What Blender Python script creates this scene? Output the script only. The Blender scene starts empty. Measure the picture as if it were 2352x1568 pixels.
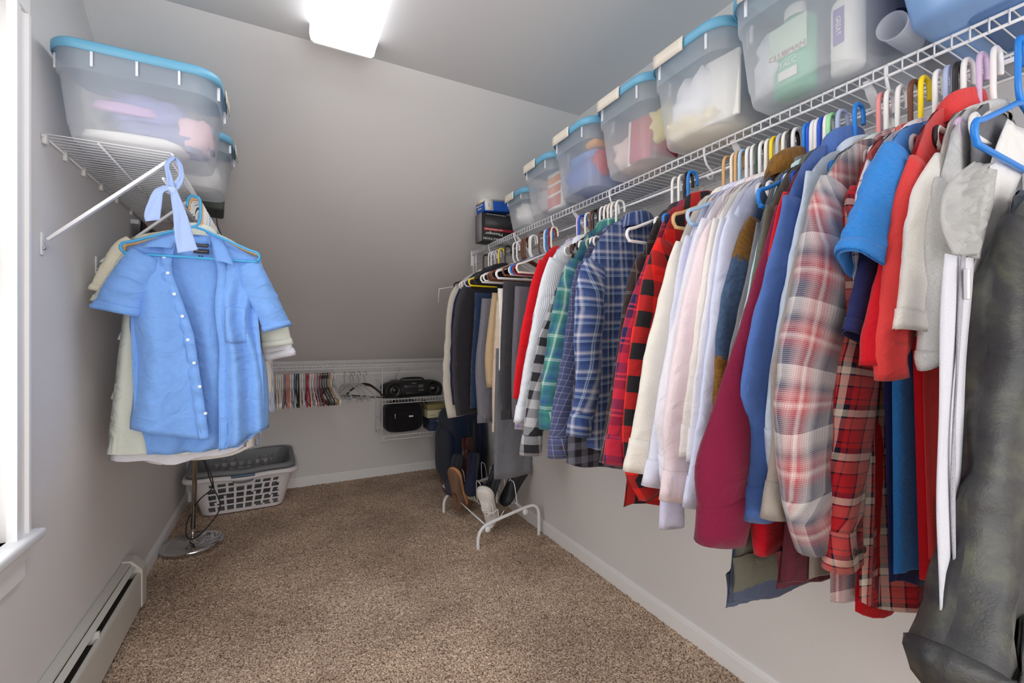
import bpy, bmesh, math, random
from mathutils import Vector, Matrix, noise
sc = bpy.context.scene
COL = sc.collection
PI = math.pi
random.seed(7)

def lin(r, g, b):
    f = lambda c: (c/255/12.92) if c/255 <= .04045 else ((c/255+.055)/1.055)**2.4
    return (f(r), f(g), f(b), 1)

# ---------------------------------------------------------------- camera, light, exposure
cam = bpy.data.cameras.new('camera'); co = bpy.data.objects.new('camera', cam); COL.objects.link(co)
co.location = (0, 0, 1.2); co.rotation_euler = (PI/2, 0, -math.radians(27.38))
cam.sensor_width = 36; cam.lens = 15.75; cam.shift_y = -.0032; cam.clip_start = .02
sc.camera = co
vs = sc.view_settings; sc.display_settings.display_device = 'sRGB'
vs.view_transform = 'Standard'; vs.look = 'None'; vs.gamma = 1; vs.use_curve_mapping = False
vs.exposure = .18
sc.cycles.transparent_max_bounces = 24
sc.cycles.max_bounces = 10; sc.cycles.diffuse_bounces = 6
w = bpy.data.worlds.new('daylight'); sc.world = w; w.use_nodes = True
w.node_tree.nodes['Background'].inputs[0].default_value = (1, .99, .975, 1)
w.node_tree.nodes['Background'].inputs[1].default_value = 3.45

def area(name, loc, rot, sx, sy, power, col=(1, 1, 1), portal=False, spread=PI):
    l = bpy.data.lights.new(name, 'AREA'); l.shape = 'RECTANGLE'; l.size = sx; l.size_y = sy; l.energy = power; l.color = col
    l.spread = spread
    if portal: l.cycles.is_portal = True
    o = bpy.data.objects.new(name, l); COL.objects.link(o); o.location = loc; o.rotation_euler = rot
    return o
area('window_portal', (-.72, 1.05, 1.36), (0, -PI/2, 0), 1.3, .9, 1, portal=True)
area('rear_fill_portal', (.42, -1.62, 1.05), (PI/2, 0, 0), 1.75, 2.1, 1, portal=True)  # unseen rear opening, added and widened to give fill from behind the camera

# ---------------------------------------------------------------- materials
MATS = {}
def newmat(name):
    m = bpy.data.materials.new(name); m.use_nodes = True
    return m, m.node_tree.nodes, m.node_tree.links, m.node_tree.nodes['Principled BSDF']
def mat(name, rgb, rough=.6, metal=0, spec=.4, bump=0, bscale=200, alpha=1, coat=0, mottled=0, mscale=6):
    if name in MATS: return MATS[name]
    m, N, L, P = newmat(name)
    P.inputs['Base Color'].default_value = lin(*rgb); P.inputs['Roughness'].default_value = rough
    P.inputs['Metallic'].default_value = metal; P.inputs['Specular IOR Level'].default_value = spec
    P.inputs['Alpha'].default_value = alpha; P.inputs['Coat Weight'].default_value = coat
    tc = N.new('ShaderNodeTexCoord')
    if mottled:
        n = N.new('ShaderNodeTexNoise'); n.inputs['Scale'].default_value = mscale; n.inputs['Detail'].default_value = 6
        L.new(tc.outputs['Object'], n.inputs['Vector'])
        hsv = N.new('ShaderNodeMix'); hsv.data_type = 'RGBA'; hsv.blend_type = 'MIX'
        a = lin(*rgb)
        hsv.inputs[6].default_value = tuple(x*(1-mottled) for x in a[:3])+(1,)
        hsv.inputs[7].default_value = tuple(min(1, x*(1+mottled)) for x in a[:3])+(1,)
        L.new(n.outputs['Fac'], hsv.inputs[0]); L.new(hsv.outputs[2], P.inputs['Base Color'])
    if bump:
        n = N.new('ShaderNodeTexNoise'); n.inputs['Scale'].default_value = bscale; n.inputs['Detail'].default_value = 3
        L.new(tc.outputs['Object'], n.inputs['Vector'])
        b = N.new('ShaderNodeBump'); b.inputs['Strength'].default_value = bump; b.inputs['Distance'].default_value = .002
        L.new(n.outputs['Fac'], b.inputs['Height']); L.new(b.outputs['Normal'], P.inputs['Normal'])
    MATS[name] = m; return m

def cloth_bump(N, L, P, weave=.25, wscale=900, wr=.5, sheen=.15):
    tc = N.new('ShaderNodeTexCoord')
    n1 = N.new('ShaderNodeTexNoise'); n1.inputs['Scale'].default_value = wscale; n1.inputs['Detail'].default_value = 2
    n2 = N.new('ShaderNodeTexNoise'); n2.inputs['Scale'].default_value = 15; n2.inputs['Detail'].default_value = 3; n2.inputs['Distortion'].default_value = 1.2
    L.new(tc.outputs['UV'], n1.inputs['Vector']); L.new(tc.outputs['UV'], n2.inputs['Vector'])
    b1 = N.new('ShaderNodeBump'); b1.inputs['Strength'].default_value = weave; b1.inputs['Distance'].default_value = .001
    b2 = N.new('ShaderNodeBump'); b2.inputs['Strength'].default_value = min(1, wr*1.3); b2.inputs['Distance'].default_value = .012
    L.new(n1.outputs['Fac'], b1.inputs['Height']); L.new(n2.outputs['Fac'], b2.inputs['Height'])
    L.new(b2.outputs['Normal'], b1.inputs['Normal']); L.new(b1.outputs['Normal'], P.inputs['Normal'])
    P.inputs['Roughness'].default_value = .92; P.inputs['Specular IOR Level'].default_value = .15
    P.inputs['Sheen Weight'].default_value = sheen
    return tc
def cloth(name, rgb, rgb2=None, weave=.25, wscale=900, wr=.5, mix=.5, nscale=500, sheen=.15, stripe=None, stretch=(1, 1, 1)):
    """plain or heathered cloth; stripe=(colour, period, share, axis)"""
    if name in MATS: return MATS[name]
    m, N, L, P = newmat(name)
    tc = cloth_bump(N, L, P, weave, wscale, wr, sheen)
    rgb2 = rgb2 or tuple(min(255, c*1.07+3) for c in rgb)
    n = N.new('ShaderNodeTexNoise'); n.inputs['Scale'].default_value = nscale; n.inputs['Detail'].default_value = 3
    mp = N.new('ShaderNodeMapping'); mp.inputs['Scale'].default_value = stretch
    L.new(tc.outputs['UV'], mp.inputs['Vector']); L.new(mp.outputs['Vector'], n.inputs['Vector'])
    r = N.new('ShaderNodeValToRGB'); r.color_ramp.elements[0].position = .5-mix*.4; r.color_ramp.elements[1].position = .5+mix*.4
    r.color_ramp.elements[0].color = lin(*rgb); r.color_ramp.elements[1].color = lin(*rgb2)
    L.new(n.outputs['Fac'], r.inputs['Fac']); out = r.outputs['Color']
    if stripe:
        c2, per, share, ax = stripe
        out = stripes(N, L, tc, out, c2, per, share, ax)
    L.new(out, P.inputs['Base Color']); MATS[name] = m; return m
def axis_frac(N, L, tc, per, ax, off=0):
    sp = N.new('ShaderNodeSeparateXYZ'); L.new(tc.outputs['UV'], sp.inputs[0])
    if ax == 2:
        ad = N.new('ShaderNodeMath'); ad.operation = 'ADD'; L.new(sp.outputs[0], ad.inputs[0]); L.new(sp.outputs[1], ad.inputs[1]); src = ad.outputs[0]
    else: src = sp.outputs[ax]
    d = N.new('ShaderNodeMath'); d.operation = 'MULTIPLY_ADD'; d.inputs[1].default_value = 1/per; d.inputs[2].default_value = off+50
    L.new(src, d.inputs[0])
    f = N.new('ShaderNodeMath'); f.operation = 'FRACT'; L.new(d.outputs[0], f.inputs[0])
    return f.outputs[0]
def stripes(N, L, tc, base, c2, per, share, ax):
    f = axis_frac(N, L, tc, per, ax)
    g = N.new('ShaderNodeMath'); g.operation = 'LESS_THAN'; g.inputs[1].default_value = share; L.new(f, g.inputs[0])
    mx = N.new('ShaderNodeMix'); mx.data_type = 'RGBA'; L.new(g.outputs[0], mx.inputs[0]); L.new(base, mx.inputs[6])
    mx.inputs[7].default_value = lin(*c2); return mx.outputs[2]
def plaid(name, ru, rv, su, sv, interp='CONSTANT', fuzz=0, weave=.3, wr=.5, mixf=.5, off=0, threads=None):
    """woven check: two colour ramps across and along the cloth, mixed as warp and weft"""
    if name in MATS: return MATS[name]
    m, N, L, P = newmat(name)
    tc = cloth_bump(N, L, P, weave, 700, wr)
    cols = []
    for ramp, per, ax in ((ru, su, 0), (rv, sv, 1)):
        f = axis_frac(N, L, tc, per, ax, off)
        if fuzz:
            n = N.new('ShaderNodeTexNoise'); n.inputs['Scale'].default_value = 350; n.inputs['Detail'].default_value = 3
            L.new(tc.outputs['UV'], n.inputs['Vector'])
            a = N.new('ShaderNodeMath'); a.operation = 'MULTIPLY_ADD'; a.inputs[1].default_value = fuzz; L.new(n.outputs['Fac'], a.inputs[0]); L.new(f, a.inputs[2])
            f = a.outputs[0]
        r = N.new('ShaderNodeValToRGB'); cr = r.color_ramp; cr.interpolation = interp
        while len(cr.elements) < len(ramp): cr.elements.new(.5)
        for e, (p, c) in zip(cr.elements, ramp): e.position = p
        for e, (p, c) in zip(cr.elements, ramp): e.color = lin(*c)
        L.new(f, r.inputs['Fac']); cols.append(r.outputs['Color'])
    mx = N.new('ShaderNodeMix'); mx.data_type = 'RGBA'; mx.inputs[0].default_value = mixf
    L.new(cols[0], mx.inputs[6]); L.new(cols[1], mx.inputs[7])
    if threads:                                  # coarse warp and weft threads
        tp, tc_, ts = threads; o_ = mx.outputs[2]
        for ax in (0, 1):
            f = axis_frac(N, L, tc, tp, ax); g = N.new('ShaderNodeMath'); g.operation = 'LESS_THAN'; g.inputs[1].default_value = .42; L.new(f, g.inputs[0])
            g2 = N.new('ShaderNodeMath'); g2.operation = 'MULTIPLY'; g2.inputs[1].default_value = ts; L.new(g.outputs[0], g2.inputs[0])
            m2 = N.new('ShaderNodeMix'); m2.data_type = 'RGBA'; L.new(g2.outputs[0], m2.inputs[0]); L.new(o_, m2.inputs[6]); m2.inputs[7].default_value = lin(*(tc_[ax])); o_ = m2.outputs[2]
        mx = type('o', (), {'outputs': {2: o_}})
    n = N.new('ShaderNodeTexNoise'); n.inputs['Scale'].default_value = 1200
    L.new(tc.outputs['UV'], n.inputs['Vector'])
    h = N.new('ShaderNodeMix'); h.data_type = 'RGBA'; h.blend_type = 'OVERLAY'; h.inputs[0].default_value = .35
    L.new(mx.outputs[2], h.inputs[6]); L.new(n.outputs['Color'], h.inputs[7])
    hs = N.new('ShaderNodeHueSaturation'); hs.inputs['Saturation'].default_value = 1
    bw = N.new('ShaderNodeRGBToBW'); L.new(n.outputs['Color'], bw.inputs[0]); L.new(bw.outputs[0], h.inputs[7])
    L.new(h.outputs[2], P.inputs['Base Color']); MATS[name] = m; return m
def plastic_clear(name, rgb, op=.4, rough=.25):
    """milky see-through plastic: part clear, part scattering, with a gloss"""
    if name in MATS: return MATS[name]
    m, N, L, P = newmat(name)
    P.inputs['Base Color'].default_value = lin(*rgb); P.inputs['Roughness'].default_value = rough
    P.inputs['Specular IOR Level'].default_value = .5
    t = N.new('ShaderNodeBsdfTransparent'); tr = N.new('ShaderNodeBsdfTranslucent'); tr.inputs[0].default_value = lin(*rgb)
    a = N.new('ShaderNodeMixShader'); a.inputs[0].default_value = .45; L.new(P.outputs[0], a.inputs[1]); L.new(tr.outputs[0], a.inputs[2])
    b = N.new('ShaderNodeMixShader'); b.inputs[0].default_value = op; L.new(t.outputs[0], b.inputs[1]); L.new(a.outputs[0], b.inputs[2])
    L.new(b.outputs[0], N['Material Output'].inputs['Surface']); MATS[name] = m; return m
def emit(name, rgb, s):
    m, N, L, P = newmat(name)
    P.inputs['Base Color'].default_value = (.9, .9, .9, 1); P.inputs['Emission Color'].default_value = lin(*rgb); P.inputs['Emission Strength'].default_value = s
    return m

# ---------------------------------------------------------------- mesh helpers
def bmesh_obj(name, bm, m, parent=None, loc=(0, 0, 0), smooth=True, kind=None):
    me = bpy.data.meshes.new(name); bm.normal_update(); bm.to_mesh(me); bm.free()
    return mesh_obj(name, me, m, parent, loc, smooth, kind)
def mesh_obj(name, me, m, parent=None, loc=(0, 0, 0), smooth=True, kind=None, link='DATA'):
    if smooth:
        for p in me.polygons: p.use_smooth = True
    o = bpy.data.objects.new(name, me); COL.objects.link(o); o.location = loc
    if m:
        if link == 'DATA' and not me.materials: me.materials.append(m)
        elif not me.materials: me.materials.append(None)
        if link == 'OBJECT' or me.materials[0] is not m:
            o.material_slots[0].link = 'OBJECT'; o.material_slots[0].material = m
    if parent: o.parent = parent
    if kind: o['kind'] = kind
    return o
def thing(name, label, cat, loc=(0, 0, 0), rotz=0, group=None, rot=None):
    o = bpy.data.objects.new(name, None); COL.objects.link(o); o.location = loc
    o.rotation_euler = rot or (0, 0, rotz); o.empty_display_size = .05
    return tag(o, label, cat, group)
def tag(o, label, cat, group=None):
    o['label'] = label; o['category'] = cat
    if group: o['group'] = group
    return o
def struct(name, bm, m, parent=None, smooth=False):
    o = bmesh_obj(name, bm, m, parent, smooth=smooth)
    if not parent: o['kind'] = 'structure'
    return o
def box(bm, x0, y0, z0, x1, y1, z1, M=None):
    vs = [bm.verts.new((M @ Vector(p)) if M else p) for p in
          ((x0, y0, z0), (x1, y0, z0), (x1, y1, z0), (x0, y1, z0), (x0, y0, z1), (x1, y0, z1), (x1, y1, z1), (x0, y1, z1))]
    for f in ((0, 3, 2, 1), (4, 5, 6, 7), (0, 1, 5, 4), (1, 2, 6, 5), (2, 3, 7, 6), (3, 0, 4, 7)): bm.faces.new([vs[i] for i in f])
    return vs
def thicken(bm, th):
    """give a sheet a second side, th behind the first, and close its border"""
    bm.normal_update(); uv = bm.loops.layers.uv.active; fs = bm.faces[:]; vv = bm.verts[:]
    edges = [e for e in bm.edges if len(e.link_faces) == 1]
    bl = [(e.link_loops[0].vert, e.link_loops[0].link_loop_next.vert, e.link_loops[0][uv].uv.copy() if uv else None) for e in edges]
    M = {v: bm.verts.new(v.co-v.normal*th) for v in vv}
    for f in fs:
        n = bm.faces.new([M[v] for v in reversed(f.verts)])
        if uv:
            src = {l.vert: l[uv].uv.copy() for l in f.loops}; inv = {M[v]: v for v in f.verts}
            for l in n.loops: l[uv].uv = src[inv[l.vert]]
    for a, b, u in bl:
        f = bm.faces.new((b, a, M[a], M[b]))
        if uv:
            for l in f.loops: l[uv].uv = u
def bevel(bm, r, seg=2):
    bmesh.ops.bevel(bm, geom=bm.edges[:], offset=r, segments=seg, affect='EDGES', profile=.5, clamp_overlap=True)
def bbox(x0, y0, z0, x1, y1, z1, r=.003, seg=2):
    bm = bmesh.new(); box(bm, x0, y0, z0, x1, y1, z1)
    if r: bevel(bm, r, seg)
    return bm
def tube(bm, pts, r, seg=8, closed=False, cap=True):
    """round bar along points; r may be a list"""
    pts = [Vector(p) for p in pts]; n = len(pts); rings = []; up = None
    for i, p in enumerate(pts):
        a = pts[(i-1) % n] if (closed or i) else p; b = pts[(i+1) % n] if (closed or i < n-1) else p
        t = (b-a).normalized()
        if up is None:
            up = t.orthogonal().normalized()
        up = (up - t*up.dot(t)); up = up.normalized() if up.length > 1e-6 else t.orthogonal().normalized()
        v = t.cross(up); rr = r[i] if isinstance(r, (list, tuple)) else r
        rings.append([bm.verts.new(p+(up*math.cos(2*PI*k/seg)+v*math.sin(2*PI*k/seg))*rr) for k in range(seg)])
    for i in range(n if closed else n-1):
        A = rings[i]; B = rings[(i+1) % n]; off = 0
        if closed and i == n-1:
            off = min(range(seg), key=lambda k: (A[0].co-B[k].co).length)
        for k in range(seg):
            bm.faces.new((A[k], A[(k+1) % seg], B[(k+1+off) % seg], B[(k+off) % seg]))
    if cap and not closed:
        bm.faces.new(rings[0][::-1]); bm.faces.new(rings[-1])
    return bm
def spline(pts, n, closed=False):
    """Catmull-Rom through points, n samples per span"""
    P = [Vector(p) for p in pts]; m = len(P); out = []
    for i in range(m if closed else m-1):
        g = lambda k: P[k % m] if closed else P[max(0, min(m-1, k))]
        a, b, c, d = g(i-1), g(i), g(i+1), g(i+2)
        for k in range(n):
            t = k/n; out.append(.5*((2*b)+(c-a)*t+(2*a-5*b+4*c-d)*t*t+(3*b-a-3*c+d)*t**3))
    if not closed: out.append(P[-1])
    return out
def loft(bm, rings, close=True, cap0=False, cap1=False, uv=None):
    """rings of equal length joined by quads; uv = list of rows of (u,v)"""
    V = [[bm.verts.new(p) for p in R] for R in rings]; n = len(V[0])
    lay = bm.loops.layers.uv.verify() if uv else None
    for j in range(len(V)-1):
        for i in range(n if close else n-1):
            k = (i+1) % n
            f = bm.faces.new((V[j][i], V[j][k], V[j+1][k], V[j+1][i]))
            if uv:
                kk = i+1
                for lp, (jj, ii) in zip(f.loops, ((j, i), (j, kk), (j+1, kk), (j+1, i))): lp[lay].uv = uv[jj][ii]
    if cap0: bm.faces.new(V[0][::-1])
    if cap1: bm.faces.new(V[-1])
    return V
def rrect(hx, hy, r, z, n=4, cx=0, cy=0):
    out = []
    for (sx, sy, a0) in ((1, 1, 0), (-1, 1, PI/2), (-1, -1, PI), (1, -1, 3*PI/2)):
        for k in range(n+1):
            a = a0+PI/2*k/n; out.append((cx+sx*(hx-r)+r*math.cos(a), cy+sy*(hy-r)+r*math.sin(a), z))
    return out
def lathe(bm, prof, seg=24, c=(0, 0)):
    return loft(bm, [[(c[0]+r*math.cos(2*PI*k/seg), c[1]+r*math.sin(2*PI*k/seg), z) for k in range(seg)] for r, z in prof])
def text_bm(s, size, extrude=.0004):
    cu = bpy.data.curves.new('lettering', 'FONT'); cu.body = s; cu.size = size; cu.extrude = extrude; cu.align_x = 'CENTER'; cu.align_y = 'CENTER'
    cu.resolution_u = 2
    o = bpy.data.objects.new('lettering', cu); COL.objects.link(o); dg = bpy.context.evaluated_depsgraph_get()
    me = bpy.data.meshes.new_from_object(o.evaluated_get(dg)); bpy.data.objects.remove(o); bpy.data.curves.remove(cu)
    return me
def lettering(s, size, m, parent, loc, rot, sx=1):
    me = text_bm(s, size); o = mesh_obj('lettering', me, m, parent, loc, smooth=False); o.rotation_euler = rot; o.scale = (sx, 1, 1); return o
def nz(*a): return noise.noise(Vector(a))

XL, XR, YB, YR, ZC, YC, ZK = -.607, 1.45, 4.0, -1.6, 2.412, 2.0, 1.015
SLOPE = (ZC-ZK)/(YB-YC)
# ---------------------------------------------------------------- room shell
M_wall = mat('wall_paint', (224, 222, 221), .85, bump=.12, bscale=350, mottled=.03, mscale=3)
M_ceil = mat('ceiling_paint', (222, 221, 221), .9, bump=.1, bscale=300)
M_trim = mat('trim_paint', (240, 240, 240), .45)
M_white = mat('white_wire_coating', (236, 236, 238), .35)
def prism(bm, pts, x0, x1):
    A = [bm.verts.new((x0, y, z)) for y, z in pts]; B = [bm.verts.new((x1, y, z)) for y, z in pts]; n = len(pts)
    bm.faces.new(A[::-1]); bm.faces.new(B)
    for i in range(n): bm.faces.new((A[i], A[(i+1) % n], B[(i+1) % n], B[i]))
WY0, WY1, WZ0, WZ1 = .60, 1.575, .69, 2.05
bm = bmesh.new()
prism(bm, [(YR, 0), (WY0, 0), (WY0, ZC), (YR, ZC)], XL-.12, XL)
prism(bm, [(WY0, 0), (WY1, 0), (WY1, WZ0), (WY0, WZ0)], XL-.12, XL)
prism(bm, [(WY0, WZ1), (WY1, WZ1), (WY1, ZC), (WY0, ZC)], XL-.12, XL)
prism(bm, [(WY1, 0), (YB, 0), (YB, ZK), (YC, ZC), (WY1, ZC)], XL-.12, XL)
struct('wall_left', bm, M_wall)
bm = bmesh.new(); prism(bm, [(YR, 0), (YB, 0), (YB, ZK), (YC, ZC), (YR, ZC)], XR, XR+.12); struct('wall_right', bm, M_wall)
bm = bmesh.new(); box(bm, XL-.12, YB, 0, XR+.12, YB+.12, ZK); struct('wall_back', bm, M_wall)
bm = bmesh.new()
box(bm, XL-.12, YR-.12, 0, -.45, YR, ZC); box(bm, 1.29, YR-.12, 0, XR+.12, YR, ZC); box(bm, -.45, YR-.12, 2.1, 1.29, YR, ZC)  # unseen wall; its wide gap is shaped to let in fill light
struct('wall_front', bm, M_wall)
bm = bmesh.new(); box(bm, XL-.12, YR-.12, ZC, XR+.12, YC, ZC+.12)
struct('ceiling', bm, M_ceil)
bm = bmesh.new(); prism(bm, [(YC, ZC), (YB, ZK), (YB+.12, ZK+.02), (YB+.12, ZK+.12), (YC+.02, ZC+.12), (YC, ZC+.12)], XL-.12, XR+.12)
struct('ceiling_sloped', bm, M_wall)

# carpet: speckled twist pile, with a heaped surface
m, N, L, P = newmat('carpet')
tc = N.new('ShaderNodeTexCoord')
n1 = N.new('ShaderNodeTexNoise'); n1.inputs['Scale'].default_value = 150; n1.inputs['Detail'].default_value = 3; n1.inputs['Roughness'].default_value = .65
n2 = N.new('ShaderNodeTexNoise'); n2.inputs['Scale'].default_value = 2.6; n2.inputs['Detail'].default_value = 4
n3 = N.new('ShaderNodeTexVoronoi'); n3.inputs['Scale'].default_value = 170
for n in (n1, n2, n3): L.new(tc.outputs['Object'], n.inputs['Vector'])
r = N.new('ShaderNodeValToRGB'); cr = r.color_ramp
cr.elements[0].position = .37; cr.elements[0].color = lin(114, 90, 73); cr.elements[1].position = .62; cr.elements[1].color = lin(252, 238, 218)
e = cr.elements.new(.5); e.color = lin(218, 188, 164)
L.new(n1.outputs['Fac'], r.inputs['Fac'])
mx = N.new('ShaderNodeMix'); mx.data_type = 'RGBA'; mx.blend_type = 'MULTIPLY'; mx.inputs[0].default_value = 1
r2 = N.new('ShaderNodeValToRGB'); r2.color_ramp.elements[0].position = .38; r2.color_ramp.elements[0].color = (.82, .77, .74, 1)
r2.color_ramp.elements[1].position = .62; r2.color_ramp.elements[1].color = (1.12, 1.08, 1.04, 1)
L.new(n2.outputs['Fac'], r2.inputs['Fac']); L.new(r.outputs['Color'], mx.inputs[6]); L.new(r2.outputs['Color'], mx.inputs[7])
L.new(mx.outputs[2], P.inputs['Base Color']); P.inputs['Roughness'].default_value = 1; P.inputs['Specular IOR Level'].default_value = .05
P.inputs['Sheen Weight'].default_value = .1
b = N.new('ShaderNodeBump'); b.inputs['Strength'].default_value = .9; b.inputs['Distance'].default_value = .006
ad = N.new('ShaderNodeMath'); ad.operation = 'SUBTRACT'; L.new(n1.outputs['Fac'], ad.inputs[0]); L.new(n3.outputs['Distance'], ad.inputs[1])
L.new(ad.outputs[0], b.inputs['Height']); L.new(b.outputs['Normal'], P.inputs['Normal'])
M_carpet = m
bm = bmesh.new(); box(bm, XL-.12, YR-.12, -.1, XR+.12, YB+.12, -.002); struct('floor', bm, M_carpet)
# raised pile as real relief over the visible floor
bm = bmesh.new(); nx, ny = 250, 430
rows = []
rng = random.Random(3)
for j in range(ny+1):
    y = .55+(YB-.012-.55)*j/ny
    rows.append([bm.verts.new((XL+.001+(XR-XL-.002)*i/nx+rng.uniform(-.002, .002)*(0 < i < nx), y+rng.uniform(-.002, .002)*(0 < j < ny), rng.random()**2*.007)) for i in range(nx+1)])
for j in range(ny):
    for i in range(nx): bm.faces.new((rows[j][i], rows[j][i+1], rows[j+1][i+1], rows[j+1][i]))
o = bmesh_obj('carpet_pile', bm, M_carpet, kind='stuff'); tag(o, 'speckled beige and brown cut pile carpet covering the closet floor', 'carpet'); 

def skirting(name, axis, a0, a1, at, sgn):
    bm = bmesh.new(); prof = [(0, 0), (.013, 0), (.013, .060), (.010, .063), (.010, .068), (.005, .077), (0, .077)]
    A = []; 
    for t in (a0, a1):
        A.append([bm.verts.new((at+sgn*p, t, z) if axis == 'y' else (t, at+sgn*p, z)) for p, z in prof])
    n = len(prof)
    for i in range(n): bm.faces.new((A[0][i], A[0][(i+1) % n], A[1][(i+1) % n], A[1][i]))
    bm.faces.new(A[0]); bm.faces.new(A[1][::-1]); bmesh.ops.recalc_face_normals(bm, faces=bm.faces[:])
    struct(name, bm, M_trim)
skirting('baseboard_left', 'y', 2.56, YB, XL, 1)
skirting('baseboard_right', 'y', YR, YB, XR, -1)
skirting('baseboard_back', 'x', XL, XR, YB, -1)

# window on the left wall
win = bpy.data.objects.new('window_1', None); COL.objects.link(win); win['kind'] = 'structure'
def casing_leg(bm, y0, y1, z0, z1, out):     # stepped moulding; out=+1 the outer edge is at y1
    prof = [(0, 0), (0, .020), (.20, .020), (.24, .014), (.30, .018), (.40, .018), (.44, .013), (.78, .015), (.82, .023), (1, .023), (1, 0)]
    loft(bm, [[(XL+t, (y0+a*(y1-y0)) if out > 0 else (y1-a*(y1-y0)), z) for a, t in prof] for z in (z0, z1)], cap0=True, cap1=True)
    bmesh.ops.recalc_face_normals(bm, faces=bm.faces[:])
bm = bmesh.new(); casing_leg(bm, WY1-.002, WY1+.062, WZ0, WZ1-.0005, 1); struct('casing', bm, M_trim, win)
bm = bmesh.new(); casing_leg(bm, WY0-.062, WY0+.002, WZ0, WZ1-.0005, -1); struct('casing', bm, M_trim, win)
bm = bmesh.new(); box(bm, XL, WY0-.062, WZ1, XL+.021, WY1+.062, WZ1+.09); struct('head_casing', bm, M_trim, win)
bm = bbox(XL-.10, WY0-.11, WZ0-.028, XL+.045, WY1+.090, WZ0, .009, 3); struct('window_sill', bm, M_trim, win, smooth=True)
bm = bmesh.new(); box(bm, XL, WY0-.07, WZ0-.115, XL+.014, WY1+.055, WZ0-.067); box(bm, XL, WY0-.07, WZ0-.066, XL+.020, WY1+.058, WZ0-.029); struct('apron', bm, M_trim, win)
bm = bmesh.new()
for (y0, z0, y1, z1) in ((WY1-.045, WZ0, WY1-.001, WZ1-.001), (WY0+.001, WZ0, WY0+.045, WZ1-.001), (WY0+.046, WZ0, WY1-.046, WZ0+.05), (WY0+.046, WZ1-.05, WY1-.046, WZ1-.001), (WY0+.046, 1.35, WY1-.046, 1.40)):
    box(bm, XL-.075, y0, z0, XL-.035, y1, z1)
struct('window_frame', bm, M_trim, win)
bm = bmesh.new(); box(bm, XL-.058, WY0+.04, WZ0+.04, XL-.054, WY1-.04, WZ1-.04)
gm, N, L, P = newmat('window_glass'); t = N.new('ShaderNodeBsdfTransparent'); g = N.new('ShaderNodeBsdfGlossy'); g.inputs['Roughness'].default_value = .02
x = N.new('ShaderNodeMixShader'); x.inputs[0].default_value = .06; L.new(t.outputs[0], x.inputs[1]); L.new(g.outputs[0], x.inputs[2]); L.new(x.outputs[0], N['Material Output'].inputs['Surface'])
struct('window_pane', bm, gm, win)
# trim around the unseen fill light opening added behind the viewpoint
bm = bmesh.new()
box(bm, -.54, YR, 0, -.45, YR+.016, 2.1); box(bm, 1.29, YR, 0, 1.38, YR+.016, 2.1); box(bm, -.54, YR, 2.1, 1.38, YR+.016, 2.19)
struct('trim_1', bm, M_trim)

# ---------------------------------------------------------------- ceiling light
t = thing('ceiling_light', 'white wraparound fluorescent ceiling light with a glowing acrylic cover', 'ceiling light', (.222, 1.28, ZC))
bm = bbox(-.116, -.60, -.03, .116, .602, 0, .004); bmesh_obj('housing', bm, M_trim, t)
M_diff = emit('glowing_diffuser', (248, 250, 255), 6.6); M_diff2 = emit('glowing_diffuser_side', (248, 250, 255), 2.4)
bm = bmesh.new()
prof = [(-.120, -.004), (-.121, -.045), (-.116, -.066), (-.104, -.075), (.104, -.075), (.116, -.066), (.121, -.045), (.120, -.004)]
loft(bm, [[(x, y, z) for x, z in prof] for y in (-.604, .604)], close=False); 
for y in (-.604, .604): bm.faces.new([bm.verts.new((x, y, z)) for x, z in prof])
dif = bmesh_obj('diffuser', bm, M_diff, t, smooth=False); dif.data.materials.append(M_diff2)
for p in dif.data.polygons: p.material_index = 0 if abs(p.normal.z) > .9 else 1
for y in (-.606, .598):
    bm = bmesh.new(); loft(bm, [[(x*1.012, yy, z*1.012) for x, z in prof] for yy in (y, y+.010)], close=False, cap0=True, cap1=True)
    bmesh_obj('end_cap', bm, mat('acrylic_end', (240, 240, 238), .3), t, smooth=False)

# ---------------------------------------------------------------- baseboard heater
t = thing('baseboard_heater', 'long beige grey hydronic baseboard heater along the left wall', 'heater', (XL, 0, 0))
M_heat = mat('heater_enamel', (204, 202, 194), .5)
HY0, HY1 = -.6, 2.50
bm = bbox(0, HY0, .02, .004, HY1, .225, 0); bmesh_obj('back_panel', bm, M_heat, t)
def strip(name, prof, m, y0=HY0, y1=HY1, th=.0025):
    prof = prof+[(x-th, z-th*.8) for x, z in prof[::-1]]
    bm = bmesh.new(); loft(bm, [[(x, y, z) for x, z in prof] for y in (y0, y1)], cap0=True, cap1=True); bmesh.ops.recalc_face_normals(bm, faces=bm.faces[:]); return bmesh_obj(name, bm, m, t, smooth=False)
strip('hood', [(.003, .231), (.030, .227), (.033, .221)], M_heat)
strip('damper', [(.036, .219), (.050, .203)], mat('damper_enamel', (214, 213, 206), .5))
strip('front_panel', [(.056, .180), (.066, .176), (.068, .168), (.068, .030), (.062, .026)], M_heat)
bm = bmesh.new()
for i in range(360):
    y = HY0+.02+i*(HY1-HY0-.05)/360; box(bm, .008, y, .08, .056, y+.0012, .165)
bmesh_obj('fins', bm, mat('dark_fins', (70, 64, 58), .7), t, smooth=False, kind='stuff')  # fins in one dark grey brown
bm = bmesh.new(); tube(bm, [(.032, HY0, .12), (.032, HY1, .12)], .011, 10); bmesh_obj('pipe', bm, mat('copper', (150, 95, 60), .4, 1), t)
prof = [(0, .237), (.034, .232), (.073, .188), (.073, .024), (0, .024)]
bm = bmesh.new(); loft(bm, [[(x, y, z) for x, z in prof] for y in (2.485, 2.555)], close=True, cap0=True, cap1=True); bevel(bm, .003)
bmesh_obj('end_cap', bm, M_heat, t, smooth=False)
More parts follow.
